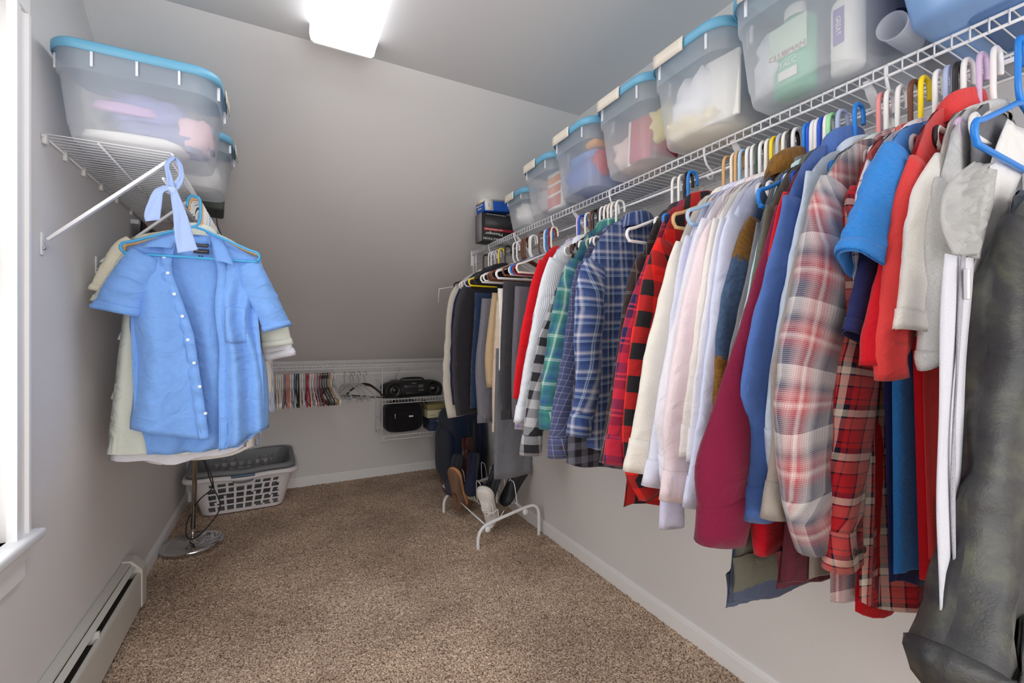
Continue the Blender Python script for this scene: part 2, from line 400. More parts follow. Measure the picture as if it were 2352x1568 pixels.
for y in (.9, 2.0):
    bm = bbox(.006, y, .10, .06, y+.012, .20, 0); bmesh_obj('bracket', bm, M_heat, t)

# ---------------------------------------------------------------- wire shelves
def wire_shelf(name, label, origin, length, depth=.305, rot=0, rod=True, lip=.027, braces=(), rodhooks=(), clips=(), rod_z=-.083, group=None, endb=(), rod_in=.022, pitch=.0254):
    """local frame: y along the shelf, x from the wall (0) to the front (depth), z=0 at the deck"""
    t = thing(name, label, 'shelf', origin, rot, group)
    def bar(nm, a, b, r, seg=8):
        bm = bmesh.new(); tube(bm, [a, b], r, seg); return bmesh_obj(nm, bm, M_white, t)
    bar('front_rail', (depth, 0, -.004), (depth, length, -.004), .0032)
    bar('front_rail', (depth, 0, -lip), (depth, length, -lip), .0032)
    bar('back_rail', (.006, 0, -.004), (.006, length, -.004), .0032)
    bar('middle_rail', (depth*.42, 0, -.005), (depth*.42, length, -.005), .0032)
    bm = bmesh.new(); tube(bm, [(.004, 0, 0), (depth*.5, 0, 0), (depth-.002, 0, 0), (depth+.003, 0, -.003), (depth+.003, 0, -lip-.002)], .0016, 5)
    me = None; n = int(length/pitch)
    for i in range(n+1):
        if me is None:
            o = bmesh_obj('deck_wire', bm, M_white, t, (0, i*length/n, 0)); me = o.data
        else: o = mesh_obj('deck_wire', me, None, t, (0, i*length/n, 0))
    if rod:
        bar('hanging_rod', (depth-rod_in, 0, rod_z), (depth-rod_in, length, rod_z), .0045, 10)
        for y in rodhooks:
            bm = bmesh.new(); xr = depth-rod_in
            pts = spline([(depth+.002, y, -.004), (depth+.001, y, -lip), (depth-.012, y, rod_z+.028), (xr-.014, y, rod_z+.010), (xr-.012, y, rod_z-.010), (xr, y, rod_z-.012), (xr+.008, y, rod_z-.006)], 4)
            tube(bm, pts, .0034, 7); bmesh_obj('rod_support', bm, M_white, t)
    for y in braces:
        bm = bmesh.new(); a = Vector((depth-.004, y, -.016)); b = Vector((.014, y, -.30))
        d = (b-a).normalized(); nn = Vector((d.z, 0, -d.x))
        for s0, s1, wd in ((0, 1, .008),):
            pts = [a, b]
        ring = lambda p, w1, w2: [p+nn*w2+Vector((0, w1, 0)), p-nn*w2+Vector((0, w1*.8, 0)), p-nn*w2-Vector((0, w1*.8, 0)), p+nn*w2-Vector((0, w1, 0))]
        loft(bm, [ring(a, .006, .002), ring(a+d*.03, .009, .004), ring(b-d*.03, .009, .004), ring(b, .008, .003)], cap0=True, cap1=True)
        br = bmesh_obj('support_brace', bm, M_white, t, smooth=False)
        bm = bbox(0, y-.011, -.345, .004, y+.011, -.28, .003); bmesh_obj('wall_plate', bm, M_white, br)
        bm = bmesh.new(); lathe(bm, [(0, .0035), (.004, .003), (.005, 0), (.005, -.002)], 10); bmesh.ops.rotate(bm, verts=bm.verts[:], matrix=Matrix.Rotation(PI/2, 3, 'Y')); bmesh.ops.translate(bm, verts=bm.verts[:], vec=(.006, y, -.325))
        bmesh_obj('screw', bm, mat('steel', (190, 190, 190), .3, 1), br)
    for y in clips:
        bm = bbox(0, y-.011, -.024, .011, y+.011, .006, .003); bmesh_obj('wall_clip', bm, mat('clip_plastic', (225, 224, 220), .4), t)
    if 1:
        for y in endb:
            bm = bbox(depth-.03, y-.002, -.098, depth+.006, y+.006, .004, .002); bmesh_obj('end_bracket', bm, M_white, t)
    return t
SZ = 1.783
wire_shelf('wire_shelf', 'long white ventilated wire shelf with hanging rod on the right wall', (XR, 2.80, SZ), 3.6, rot=PI, braces=(.62, 1.16, 1.95, 2.28, 3.1),
           rodhooks=(.28, .62, 1.0, 1.42, 1.86, 2.32), clips=tuple(.1+i*.3 for i in range(12)), endb=(0,))
wire_shelf('wire_shelf', 'short white ventilated wire shelf with hanging rod on the left wall', (XL, 1.748, SZ), 1.05, braces=(.012, .44), rodhooks=(.12, .7), clips=(.02, .16, .31, .48, .66, .86))
o = wire_shelf('wire_shelf', 'low white ventilated wire shelf with rod across the knee wall', (XR, YB, .992), XR-XL, rot=-PI/2+PI*0, braces=(.5, .98, 1.5), rodhooks=(.35, .9, 1.3), clips=(.2, .6, 1.0, 1.4, 1.8), rod_z=-.072)
o.rotation_euler = (0, 0, -PI/2); o.location = (XL, YB, .992)
# ---------------------------------------------------------------- hangers
RX, RZ, LX = 1.123, 1.700, -.28
def plastic(name, rgb): return mat('plastic_'+name, rgb, .32, spec=.5)
HC = dict(white=(240, 238, 236), cream=(240, 228, 208), black=(38, 32, 32), lavender=(214, 188, 220), periwinkle=(176, 188, 222), yellow=(252, 220, 20),
          brown=(112, 66, 48), salmon=(232, 148, 146), blue=(34, 132, 224), royal=(22, 84, 200), green=(166, 232, 170), grey=(190, 192, 210), tan=(216, 172, 118),
          lightblue=(172, 206, 234), darkgreen=(58, 80, 72), maroon=(142, 28, 58), red=(190, 30, 40), pink=(226, 160, 170), teal=(24, 110, 150), gold=(196, 150, 90), mauve=(140, 128, 138), sky=(70, 168, 220))
def tubular_mesh(hr=.0048, ends=.205, dz=1):
    """hook and frame of a moulded tubular hanger; hook opens to +x"""
    bm = bmesh.new()
    hook = spline([(.019, 0, -.030), (.019, 0, -.012), (.013, 0, .006), (0, 0, .0105), (-.013, 0, .006), (-.019, 0, -.010), (-.019, 0, -.045), (-.018, 0, -.075), (-.010, 0, -.092), (0, 0, -.100)], 4)
    tube(bm, hook, [hr*.95]*(len(hook)-6)+[hr]*6, 8)
    e = ends; loop = []
    for p in [(0, 0, -.100), (.06, 0, -.122), (e-.035, 0, -.100-.068*dz)]: loop.append(p)
    for a in (60, 20, -20, -60, -90): loop.append((e-.019+.019*math.cos(math.radians(a)), 0, -.100-.092*dz+.019*math.sin(math.radians(a))))
    loop.append((.07, 0, -.119-.092*dz)); R = loop[:]
    L = [(-x, y, z) for x, y, z in R[1:]][::-1]
    tube(bm, spline(R+[(0, 0, -.119-.092*dz)]+L, 2, closed=True), hr, 8, closed=True)
    me = bpy.data.meshes.new('tubular_hanger'); bm.to_mesh(me); bm.free(); me.materials.append(None); return me
HM = tubular_mesh(); HMG = tubular_mesh(.0048, .150, .75); HMN = tubular_mesh(.0048, .118, .55)
def hanger(color, label, loc, rotz=0, group=None, mesh=None, flip=False, tilt=0):
    o = bpy.data.objects.new('hanger', mesh or HM); COL.objects.link(o)
    for p in o.data.polygons: p.use_smooth = True
    o.location = loc; o.rotation_euler = (0, tilt, rotz+(PI if flip else 0))
    o.material_slots[0].link = 'OBJECT'; o.material_slots[0].material = plastic(color, HC[color]) if color in HC else MATS[color]
    tag(o, label, 'hanger', group); return o

# ---------------------------------------------------------------- clothes
def resample(C, n):
    L = [0]
    for a, b in zip(C, C[1:]): L.append(L[-1]+math.dist(a, b))
    out = []
    for k in range(n+1):
        s = L[-1]*k/n; i = 0
        while i < len(L)-2 and L[i+1] < s: i += 1
        t = (s-L[i])/max(1e-9, L[i+1]-L[i]); out.append([C[i][j]+(C[i+1][j]-C[i][j])*t for j in range(len(C[i]))])
    return out, L[-1]
def smooth_path(C, n):
    P = spline([(x, 0, z) for x, z in C], 6); return resample([(p.x, p.z) for p in P], n)
def interp(tab, s):
    for (a, va), (b, vb) in zip(tab, tab[1:]):
        if s <= b: return va+(vb-va)*(s-a)/max(1e-9, b-a)
    return tab[-1][1]
def sleeve(parent, m, C, A, b, seed, side=-1, wr=.10, seg=20, rings=30, cuff=None, cuff_mat=None, y0=0., ysway=0., k=3, name='sleeve'):
    """C outer contour shoulder->cuff (x,z); A table of half widths by fraction; b half thickness"""
    path, Ln = smooth_path(C, rings); Rr = []; U = []; info = []
    for j, (x, z) in enumerate(path):
        s = j/rings; x2, z2 = path[min(rings, j+1)]; x1, z1 = path[max(0, j-1)]
        tx, tz = x2-x1, z2-z1; l = math.hypot(tx, tz) or 1; nx, nzz = -tz/l, tx/l
        if nx < 0: nx, nzz = -nx, -nzz
        nx, nzz = (nx*.7+.3), nzz*.7
        a = interp(A, s); bb = b*(.55+.45*min(1, s*5)) if not isinstance(b, list) else interp(b, s)
        cx, cz = x+nx*a, z+nzz*a; ys = y0+ysway*math.sin(s*PI)
        R = []; row = []
        for i in range(seg+1):
            ph = 2*PI*i/seg
            f = 1+wr*min(1, s*4)*(math.sin(k*ph+seed*3+s*2.2)*.6+nz(math.cos(ph)*1.3+seed, math.sin(ph)*1.3, s*7+seed)*1.3+.9*(.5-abs(nz(seed*2+s*11+ph*.5, s*9, seed)))*min(1, s*3)*.5)
            if cuff: f += .09*math.sin(9*ph+seed)*math.exp(-((s-(1-cuff[0]/Ln-.02))/.045)**2)
            cr = .10*wr*10*a*nz(seed+s*14, math.cos(ph)*.9, math.sin(ph)*.9)*min(1, s*3)
            q = math.cos(ph); px = math.copysign(abs(q)**.85, q)
            X = cx-nx*a*px*(1+.0*f)+cr*.5*(q+1)*.5; Z = cz-nzz*a*px; Y = ys+bb*math.sin(ph)*f
            if i < seg: R.append((X if side < 0 else -X, Y, Z))
            row.append((ph/(2*PI)*2*(a+bb)*1.15, s*Ln))
        Rr.append(R); U.append(row); info.append((cx, cz, nx, nzz, a, bb, ys))
    # turn the opening inward so that the cloth has a hem
    def inner(j, f, sc_):
        cx, cz, nx, nzz, a, bb, ys = info[j]; R = []
        for (X, Y, Z) in Rr[j]:
            x0 = cx if side < 0 else -cx
            R.append((x0+(X-x0)*sc_, ys+(Y-ys)*sc_, cz+(Z-cz)*sc_))
        return R
    Rr2 = Rr+[inner(rings, 0, .93), inner(max(0, rings-4), 0, .88)]
    U2 = U+[U[-1], U[max(0, rings-4)]]
    bm = bmesh.new(); loft(bm, Rr2, uv=U2, cap0=True)
    bmesh.ops.recalc_face_normals(bm, faces=bm.faces[:])
    so = bmesh_obj(name, bm, m, parent)
    if cuff:
        ln, scl = cuff; j0 = max(1, int(rings*(1-ln/Ln))); RR = []; UU = []
        for j in range(j0, rings+1):
            cx, cz, nx, nzz, a, bb, ys = info[j]; x0 = cx if side < 0 else -cx; e = 1.085 if j > j0 else 1.06
            RR.append([(x0+(X-x0)*e*scl, ys+(Y-ys)*e*max(1, scl), cz+(Z-cz)*e) for (X, Y, Z) in Rr[j]]); UU.append([(v, u) for u, v in U[j]])
        last = RR[-1]; cx, cz, nx, nzz, a, bb, ys = info[-1]; x0 = cx if side < 0 else -cx
        RR = [[(x0+(X-x0)*.97, ys+(Y-ys)*.97, Z) for X, Y, Z in RR[0]]]+RR+[[(x0+(X-x0)*.9, ys+(Y-ys)*.88, Z+.003) for X, Y, Z in last]]
        UU = [UU[0]]+UU+[UU[-1]]
        bm = bmesh.new(); loft(bm, RR, uv=UU); bmesh.ops.recalc_face_normals(bm, faces=bm.faces[:])
        bmesh_obj('cuff', bm, cuff_mat or m, so)
    return so
def bodice(parent, m, xs, zs, xh, zh, t, seed, neck=(.062, -.098), xr=None, n=15, rows=18, waves=3.5, amp=.012, curve=0., xmid=None, name='body', y0=0., fall=.0):
    """hanging shell of a shirt: shoulder line neck->(xs,zs), sides to (xh,zh)"""
    xr = xr or (-xs*.95, zs, min(.285, -xh*.95))
    F = []; U = []
    for j in range(rows+1):
        v = j/rows; e = v**.8
        xl_ = xs+(xh-xs)*e + (0 if xmid is None else xmid*math.sin(PI*v)); xr_ = xr[0]+(xr[2]-xr[0])*e
        R = []; row = []
        for i in range(2*n+1):
            s = -1+2*i/n if i <= n else 3-2*i/n
            x = (xl_+xr_)/2+(xr_-xl_)/2*s
            xt = (xs+xr[0])/2+(xr[0]-xs)/2*s
            k = min(1, max(0, (abs(xt)-neck[0])/(abs(xs)-neck[0]))); zt = neck[1]+((zs if xt < 0 else xr[1])-neck[1])*k**1.9
            zb = zh+curve*(1-s*s)*-1+.006*math.sin(s*7+seed)
            z = zt+(zb-zt)*v
            w = (1-s**4)*(.25+.75*min(1, v*3)); sgn = -1 if i <= n else 1
            fold = amp*min(1, v*1.6)*(math.sin(s*waves*2.2+seed*2+v*1.2)+.7*nz(s*2.2+seed, v*2.2, seed))*(1-s**6)
            y = y0+sgn*t*w+fold+fall*v
            if i < 2*n: R.append((x, y, z))
            row.append(((x if i <= n else 2*xr_-x+.03), -z+.01*s))
        F.append(R); U.append(row)
    F.insert(-1, [(p[0]+(q[0]-p[0])*.06, p[1]+(q[1]-p[1])*.06, p[2]+(q[2]-p[2])*.06) for p, q in zip(F[-1], F[-2])]); U.insert(-1, U[-1])
    last = F[-1]; cx = sum(p[0] for p in last)/len(last)
    F.append([(cx+(p[0]-cx)*.985, p[1]*.8+y0*.2, p[2]+.004) for p in last]); U.append(U[-1])
    F.append([(cx+(p[0]-cx)*.96, p[1]*.7+y0*.3, p[2]+.06) for p in last]); U.append(U[-2])
    bm = bmesh.new(); loft(bm, F, uv=U, cap0=True); bmesh.ops.recalc_face_normals(bm, faces=bm.faces[:])
    return bmesh_obj(name, bm, m, parent)
def collar(parent, m, kind='shirt', z0=-.100, rx=.056, ry=.022, front=1, y0=0., lift=0.):
    """front=+1: opening faces +y"""
    prof = {'shirt': [(0, 0), (.001, .012), (.002, .026+lift), (.006, .030+lift), (.011, .026+lift), (.018, .004), (.024, -.018)],
            'crew': [(0, -.004), (.001, .006), (.004, .016), (.008, .018), (.010, .010), (.009, -.004)],
            'fleece': [(0, 0), (.002, .02), (.004, .040+lift), (.012, .048+lift), (.024, .040+lift), (.034, .012), (.040, -.02)]}[kind]
    bm = bmesh.new(); R = []; U = []; n = 26; span = PI*(.90 if kind != 'crew' else 1)
    for i in range(n+1):
        a = -span+2*span*i/n; q = abs(a)/span
        R.append([(math.sin(a)*(rx+d), y0-front*math.cos(a)*(ry+d*.8), z0-(.030*(1-math.cos(a))*.5)*1.2+h*(1-.25*q)-(.030*q**6 if (kind != 'crew' and k >= 5) else 0)+.002*math.sin(a*3)) for k, (d, h) in enumerate(prof)])
        U.append([(a*.07, k*.012) for k in range(len(prof))])
    loft(bm, R, close=False, uv=[[u for u in r] for r in U]); thicken(bm, .0012)
    bmesh.ops.recalc_face_normals(bm, faces=bm.faces[:])
    return bmesh_obj('collar', bm, m, parent)
def buttons(parent, pts, m, r=.0055):
    for p in pts:
        bm = bmesh.new(); lathe(bm, [(0, .0016), (r*.5, .0014), (r*.6, .0022), (r, .0018), (r, 0), (0, 0)], 10)
        bmesh.ops.rotate(bm, verts=bm.verts[:], matrix=Matrix.Rotation(PI/2, 3, 'X'))
        bmesh_obj('button', bm, m, parent, p)
WID = {'shirt': [(0, .050), (.08, .060), (.3, .066), (.6, .058), (.86, .046), (.9, .040), (1, .044)],
       'knit': [(0, .055), (.08, .066), (.3, .074), (.6, .070), (.84, .060), (.9, .046), (1, .046)],
       'tee': [(0, .060), (.3, .085), (.7, .095), (1, .098)],
       'slim': [(0, .045), (.1, .055), (.5, .052), (1, .042)]}
def garment(d):
    m = MATS[d['m']]; seed = d['seed']; kind = d.get('kind', 'shirt'); rx, rz = d['rod']
    t = thing(d['name'], d['label'], d['cat'], (rx, d['Y'], rz), d.get('rot', 0), d.get('group'))
    C = [(x-rx, z-rz) for x, z in d['C']]; Cs = C[d.get('sh', 1):]
    xs, zs = Cs[0]; b = d.get('b', .016)
    zh = d['zh']-rz; xh = d.get('xh', -.225)
    bodice(t, MATS[d.get('bm', d['m'])], xs+.012, zs-.004, xh, zh, d.get('t', .011), seed, amp=d.get('amp', .006), curve=d.get('curve', .02), waves=d.get('waves', 3.5), neck=(.062, d.get('nz', -.103)), y0=d.get('by', 0), xr=d.get('xr'))
    wid = d.get('wid') or WID[kind]
    ws = d.get('ws', 1); wid = [(a, v*ws) for a, v in wid]
    cuff = {'shirt': (.062, 1.0), 'knit': (.065, .92), 'tee': (.022, 1.0), 'slim': None}[kind] if d.get('cuff', True) else None
    cm = MATS[d['cm']] if 'cm' in d else m
    s1 = sleeve(t, m, Cs, wid, b, seed, cuff=cuff, cuff_mat=cm, wr=d.get('wr', .19), k=d.get('k', 3), y0=d.get('sy', 0), ysway=d.get('sway', 0))
    # the far sleeve hangs towards the wall
    wallgap = .30 if rx > 0 else .36
    D = [(max(-wallgap, x if x > -.2 else -.2+(x+.2)*.45) if rx > 0 else x*.97, z) for x, z in (d['CR'] if 'CR' in d else Cs)]
    if 'CR' in d: D = [(-(x-rx), z-rz) for x, z in d['CR']]
    sleeve(t, m, D, wid, b*.9, seed+5, side=1, cuff=cuff, cuff_mat=cm, seg=12, rings=16 if 'CR' not in d else 26, wr=.1)
    if d.get('col', 'shirt'): collar(t, MATS[d.get('colm', d['m'])], d.get('col', 'shirt'), z0=d.get('nz', -.103)+.0, front=d.get('front', 1), lift=d.get('lift', 0), rx=d.get('crx', .056))
    if d.get('rib'):                           # knitted band at the lower edge
        x0 = xh-.004; x1 = min(.28, -xh*.95); F = []; U = []
        for j in range(6):
            z = zh+.062-.070*j/5; pinch = .012*math.sin(PI*j/5); R = []; row = []
            for i in range(121):
                q = i/30-1 if i <= 60 else 3-i/30; sg = -1 if i <= 60 else 1
                x = (x0+x1)/2+(x1-x0)/2*q*(1-pinch*1.5); y = sg*(d.get('t', .011)+.003)*(1-q**6)+.0016*math.sin(i*1.9)+.006*math.sin(q*7+seed)
                if i < 120: R.append((x, y, z))
                row.append((i*.008, z))
            F.append(R); U.append(row)
        bm = bmesh.new(); loft(bm, F, uv=U); bmesh.ops.recalc_face_normals(bm, faces=bm.faces[:]); bmesh_obj('ribbed_hem', bm, MATS[d['rib']], t)
    if d.get('btn'):
        (x, z) = Cs[-1]; buttons(s1, [(x+.03, -b*1.15, z+.035), (x+.055, -b*1.2, z+.035)], mat('horn_button', (90, 70, 60), .3), .006)
    return t
def trousers(d):
    """folded over the hanger bar: outer contour C, hem zh, leaves front/back"""
    m = MATS[d['m']]; rx, rz = d['rod']
    t = thing(d['name'], d['label'], d['cat'], (rx, d['Y'], rz), 0, d.get('group'))
    C, Ln = smooth_path([(x-rx, z-rz) for x, z in d['C']], 20); wdt = d.get('w', .30)
    for nm, sg in (('trouser_leg', -1), ('trouser_leg', 1)):
        F = []; U = []
        for j, (x, z) in enumerate(C):
            v = j/20; R = []; row = []
            sh = .0 if sg < 0 else .012
            zz = z if sg < 0 else C[0][1]+(z-C[0][1])*d.get('back', .96)
            for i in range(25):
                s = -1+2*i/12 if i <= 12 else 3-2*i/12
                xx = x+sh+wdt*(s+1)/2
                q = (1-abs(s)**5); si = -1 if i <= 12 else 1
                y = sg*(.004+.008*min(1, v*5))+si*(.003+.006*min(1, v*3))*q+.004*math.sin(s*6+d['seed']+v*2)*v+.004*nz(s*2, v*3, d['seed'])*v
                zt = zz-(.0 if v < 1 else .004*math.sin(s*4+d['seed']))
                if i < 24: R.append((xx, y, zt))
                row.append((xx if i <= 12 else .8-xx, -zz))
            F.append(R); U.append(row)
        bm = bmesh.new(); loft(bm, F, uv=U, cap0=True, cap1=True); bmesh.ops.recalc_face_normals(bm, faces=bm.faces[:])
        leg = bmesh_obj(nm, bm, m, t)
        if sg < 0 and d.get('belt'):       # waistband with loops hangs at the lower end
            x, z = C[-1]
            bm = bbox(x-.006, -.020, z-.006, x+wdt*.8, -.011, z+.038, .003); wb = bmesh_obj('waistband', bm, m, t)
            for k in range(3):
                bm = bbox(x+.03+k*.09, -.024, z-.004, x+.040+k*.09, -.019, z+.042, .001, 1); bmesh_obj('belt_loop', bm, m, wb)
    return t
# ---------------------------------------------------------------- cloth colours and checks
W = (226, 224, 230)
cloth('heather_grey', (178, 178, 176), (222, 221, 220), nscale=180, stretch=(1, 6, 1), mix=.7)
cloth('off_white', (222, 219, 212)); cloth('coral', (214, 58, 58), (224, 76, 74), wscale=500)
cloth('bright_red', (196, 22, 36)); cloth('deep_red', (186, 16, 26)); cloth('bright_blue', (34, 116, 200), (70, 150, 226), nscale=120, stretch=(1, 14, 1), mix=.5)
cloth('navy_knit', (38, 44, 92)); cloth('white_a', (222, 222, 230)); cloth('white_b', (228, 224, 219)); cloth('white_c', (224, 222, 230))
cloth('pale_pink', (230, 214, 218)); cloth('lilac', (206, 206, 232)); cloth('lilac_white', (214, 216, 232)); cloth('lavender_white', (208, 214, 236))
cloth('cream', (224, 220, 210)); cloth('ivory', (226, 219, 196)); cloth('sage', (208, 212, 200)); cloth('taupe', (150, 142, 134), wscale=500)
cloth('dark_maroon', (88, 36, 46), stripe=((104, 50, 60), .004, .5, 0)); cloth('pale_denim', (192, 204, 220)); cloth('mid_blue', (74, 108, 176), (88, 122, 190))
cloth('red_fleece', (190, 16, 36), wscale=300, weave=.6); cloth('burgundy', (116, 22, 54), (130, 30, 64), wscale=450, weave=.4)
cloth('olive', (98, 98, 86), wscale=450); cloth('heather_navy', (66, 74, 98), (92, 100, 122), nscale=700); cloth('pale_aqua', (190, 220, 224))
cloth('mid_grey', (128, 126, 130)); cloth('cream_cotton', (236, 230, 220)); cloth('tan_cotton', (206, 186, 168)); cloth('khaki', (184, 158, 124))
cloth('charcoal_twill', (62, 60, 64)); cloth('grey_wool', (102, 98, 106), (116, 112, 120)); cloth('light_grey_wool', (106, 104, 112), (126, 124, 132)); cloth('navy_cotton', (34, 48, 76))
cloth('black_wool', (36, 34, 38)); cloth('charcoal_wool', (60, 57, 62)); cloth('navy_wool', (36, 40, 64)); cloth('linen', (176, 168, 156), (216, 208, 196), nscale=260, stretch=(2, 12, 1), mix=.9)
cloth('grey_check', (92, 94, 100), (122, 124, 130), nscale=420, mix=.8); cloth('scarlet', (216, 26, 38), wscale=500)
cloth('mint_stripe', (226, 234, 230), stripe=((128, 150, 156), .005, .35, 2)); cloth('white_stripe', (236, 238, 244), stripe=((176, 186, 206), .0045, .35, 0))
cloth('grey_blue_stripe', (206, 212, 226), stripe=((120, 136, 172), .005, .4, 0))
cloth('blue_shirt', (116, 162, 228), (128, 172, 234), nscale=60, mix=.9, wr=.65); cloth('blue_tie_cloth', (138, 160, 206), stripe=((170, 188, 222), .003, .4, 0))
def sq(a, b, sh=.5): return [(0, a), (sh, b)]
plaid('windowpane', [(0, (40, 52, 84)), (.05, W)], [(0, (40, 52, 84)), (.06, W)], .055, .045, mixf=.5)
R_, B_, C_ = (196, 36, 44), (30, 30, 50), (226, 214, 200)
plaid('red_cream_plaid', [(0, R_), (.16, B_), (.19, R_), (.30, B_), (.42, C_), (.58, B_), (.62, (214, 120, 112)), (.86, B_), (.9, R_)],
      [(0, R_), (.14, B_), (.17, R_), (.28, B_), (.40, C_), (.56, B_), (.60, (206, 96, 92)), (.84, B_), (.88, R_)], .070, .075)
plaid('fuzzy_plaid', [(0, (204, 200, 200)), (.22, (88, 90, 108)), (.34, (216, 208, 206)), (.5, (190, 30, 38)), (.56, (242, 220, 216)), (.62, (180, 30, 38)), (.74, (206, 160, 160)), (.9, (62, 66, 90))],
      [(0, (228, 224, 222)), (.2, (206, 196, 194)), (.34, (58, 62, 84)), (.45, (196, 120, 120)), (.54, (176, 24, 32)), (.6, (236, 206, 202)), (.68, (176, 66, 74)), (.82, (70, 74, 94))], .085, .120, 'LINEAR', fuzz=.05, weave=.8, threads=(.0034, ((84, 86, 106), (236, 230, 228)), .24))
plaid('buffalo_red', sq((236, 42, 36), (40, 38, 42)), sq((236, 40, 34), (36, 34, 38)), .074, .090)
plaid('red_navy', [(0, (196, 48, 72)), (.30, (34, 44, 84)), (.55, (160, 40, 66)), (.62, (36, 44, 82)), (.68, (186, 44, 66))], [(0, (204, 44, 66)), (.28, (34, 46, 88)), (.56, (214, 64, 82)), (.62, (36, 46, 84)), (.70, (220, 70, 86)), (.76, (96, 34, 66))], .07, .10)
plaid('brown_grey', [(0, (58, 48, 48)), (.8, (60, 50, 50)), (.86, (150, 140, 136)), (.92, (64, 54, 54))], [(0, (60, 52, 52)), (.8, (56, 48, 48)), (.84, (140, 130, 126)), (.88, (60, 50, 50)), (.92, (146, 136, 130)), (.96, (58, 50, 50))], .05, .07)
plaid('blue_plaid', [(0, (62, 84, 140)), (.2, (70, 94, 150)), (.36, (206, 206, 214)), (.48, (58, 76, 126)), (.62, (56, 76, 130)), (.655, (196, 216, 234)), (.69, (58, 78, 132)), (.74, (196, 216, 234)), (.78, (60, 82, 136))],
      [(0, (60, 82, 136)), (.22, (70, 84, 128)), (.38, (216, 214, 220)), (.5, (66, 80, 126)), (.64, (58, 78, 132)), (.67, (190, 210, 232)), (.70, (58, 78, 132)), (.76, (190, 210, 232)), (.79, (42, 58, 104))], .054, .060, 'LINEAR')
plaid('green_plaid', [(0, (64, 116, 122)), (.25, (56, 90, 146)), (.4, (70, 140, 124)), (.48, (222, 238, 228)), (.52, (88, 160, 138)), (.7, (40, 76, 110)), (.9, (60, 120, 116))],
      [(0, (72, 134, 132)), (.3, (52, 80, 136)), (.46, (60, 130, 118)), (.5, (224, 240, 232)), (.53, (58, 124, 116)), (.56, (216, 236, 226)), (.60, (70, 146, 128)), (.85, (52, 110, 110))], .075, .085, 'LINEAR')
plaid('buffalo_grey', sq((176, 176, 180), (44, 44, 48)), sq((176, 176, 180), (40, 40, 44)), .060, .066)
plaid('dark_check', sq((110, 110, 122), (40, 40, 48)), sq((104, 104, 116), (36, 36, 44)), .05, .05)
plaid('blue_grey_check', [(0, (78, 84, 122)), (.3, (96, 102, 138)), (.36, (190, 194, 214)), (.42, (84, 90, 128))], [(0, (74, 80, 116)), (.4, (100, 106, 142)), (.46, (186, 190, 210)), (.52, (80, 86, 122))], .018, .022)
plaid('lavender_plaid', [(0, (196, 192, 216)), (.3, (226, 208, 216)), (.5, (150, 166, 204)), (.75, (216, 206, 222))], [(0, (206, 200, 222)), (.25, (150, 160, 200)), (.5, (226, 214, 222)), (.75, (150, 120, 160))], .045, .055)
# brown and slate sherpa pile in broad bands
m, N, L, P = newmat('sherpa'); tc = cloth_bump(N, L, P, 1, 260, .5)
n = N.new('ShaderNodeTexNoise'); n.inputs['Scale'].default_value = 130; n.inputs['Detail'].default_value = 4; L.new(tc.outputs['UV'], n.inputs['Vector'])
f = axis_frac(N, L, tc, .46, 1)
a = N.new('ShaderNodeMath'); a.operation = 'MULTIPLY_ADD'; a.inputs[1].default_value = .10; L.new(n.outputs['Fac'], a.inputs[0]); L.new(f, a.inputs[2])
r = N.new('ShaderNodeValToRGB'); r.color_ramp.elements[0].position = .0; r.color_ramp.elements[0].color = lin(128, 90, 40)
r.color_ramp.elements[1].position = .30; r.color_ramp.elements[1].color = lin(66, 88, 118); r.color_ramp.interpolation = 'CONSTANT'; e = r.color_ramp.elements.new(.80); e.color = lin(128, 90, 40)
L.new(a.outputs[0], r.inputs['Fac'])
hm = N.new('ShaderNodeMix'); hm.data_type = 'RGBA'; hm.blend_type = 'OVERLAY'; hm.inputs[0].default_value = .8
bw = N.new('ShaderNodeRGBToBW'); L.new(n.outputs['Color'], bw.inputs[0]); L.new(r.outputs['Color'], hm.inputs[6]); L.new(bw.outputs[0], hm.inputs[7]); L.new(hm.outputs[2], P.inputs['Base Color']); MATS['sherpa'] = m
# scuffed leather
m, N, L, P = newmat('leather'); tc = N.new('ShaderNodeTexCoord')
n = N.new('ShaderNodeTexNoise'); n.inputs['Scale'].default_value = 11; n.inputs['Detail'].default_value = 7; n.inputs['Roughness'].default_value = .65; L.new(tc.outputs['UV'], n.inputs['Vector'])
r = N.new('ShaderNodeValToRGB'); cr = r.color_ramp; cr.elements[0].position = .35; cr.elements[0].color = lin(34, 34, 40); cr.elements[1].position = .68; cr.elements[1].color = lin(84, 86, 70)
e = cr.elements.new(.5); e.color = lin(52, 53, 54); L.new(n.outputs['Fac'], r.inputs['Fac'])
L.new(r.outputs['Color'], P.inputs['Base Color']); P.inputs['Roughness'].default_value = .42; P.inputs['Specular IOR Level'].default_value = .5
v = N.new('ShaderNodeTexVoronoi'); v.inputs['Scale'].default_value = 420; L.new(tc.outputs['UV'], v.inputs['Vector'])
b = N.new('ShaderNodeBump'); b.inputs['Strength'].default_value = .2; b.inputs['Distance'].default_value = .001; L.new(v.outputs['Distance'], b.inputs['Height'])
b2 = N.new('ShaderNodeBump'); b2.inputs['Strength'].default_value = .35; b2.inputs['Distance'].default_value = .01; L.new(n.outputs['Fac'], b2.inputs['Height']); L.new(b2.outputs['Normal'], b.inputs['Normal']); L.new(b.outputs['Normal'], P.inputs['Normal'])
MATS['leather'] = m
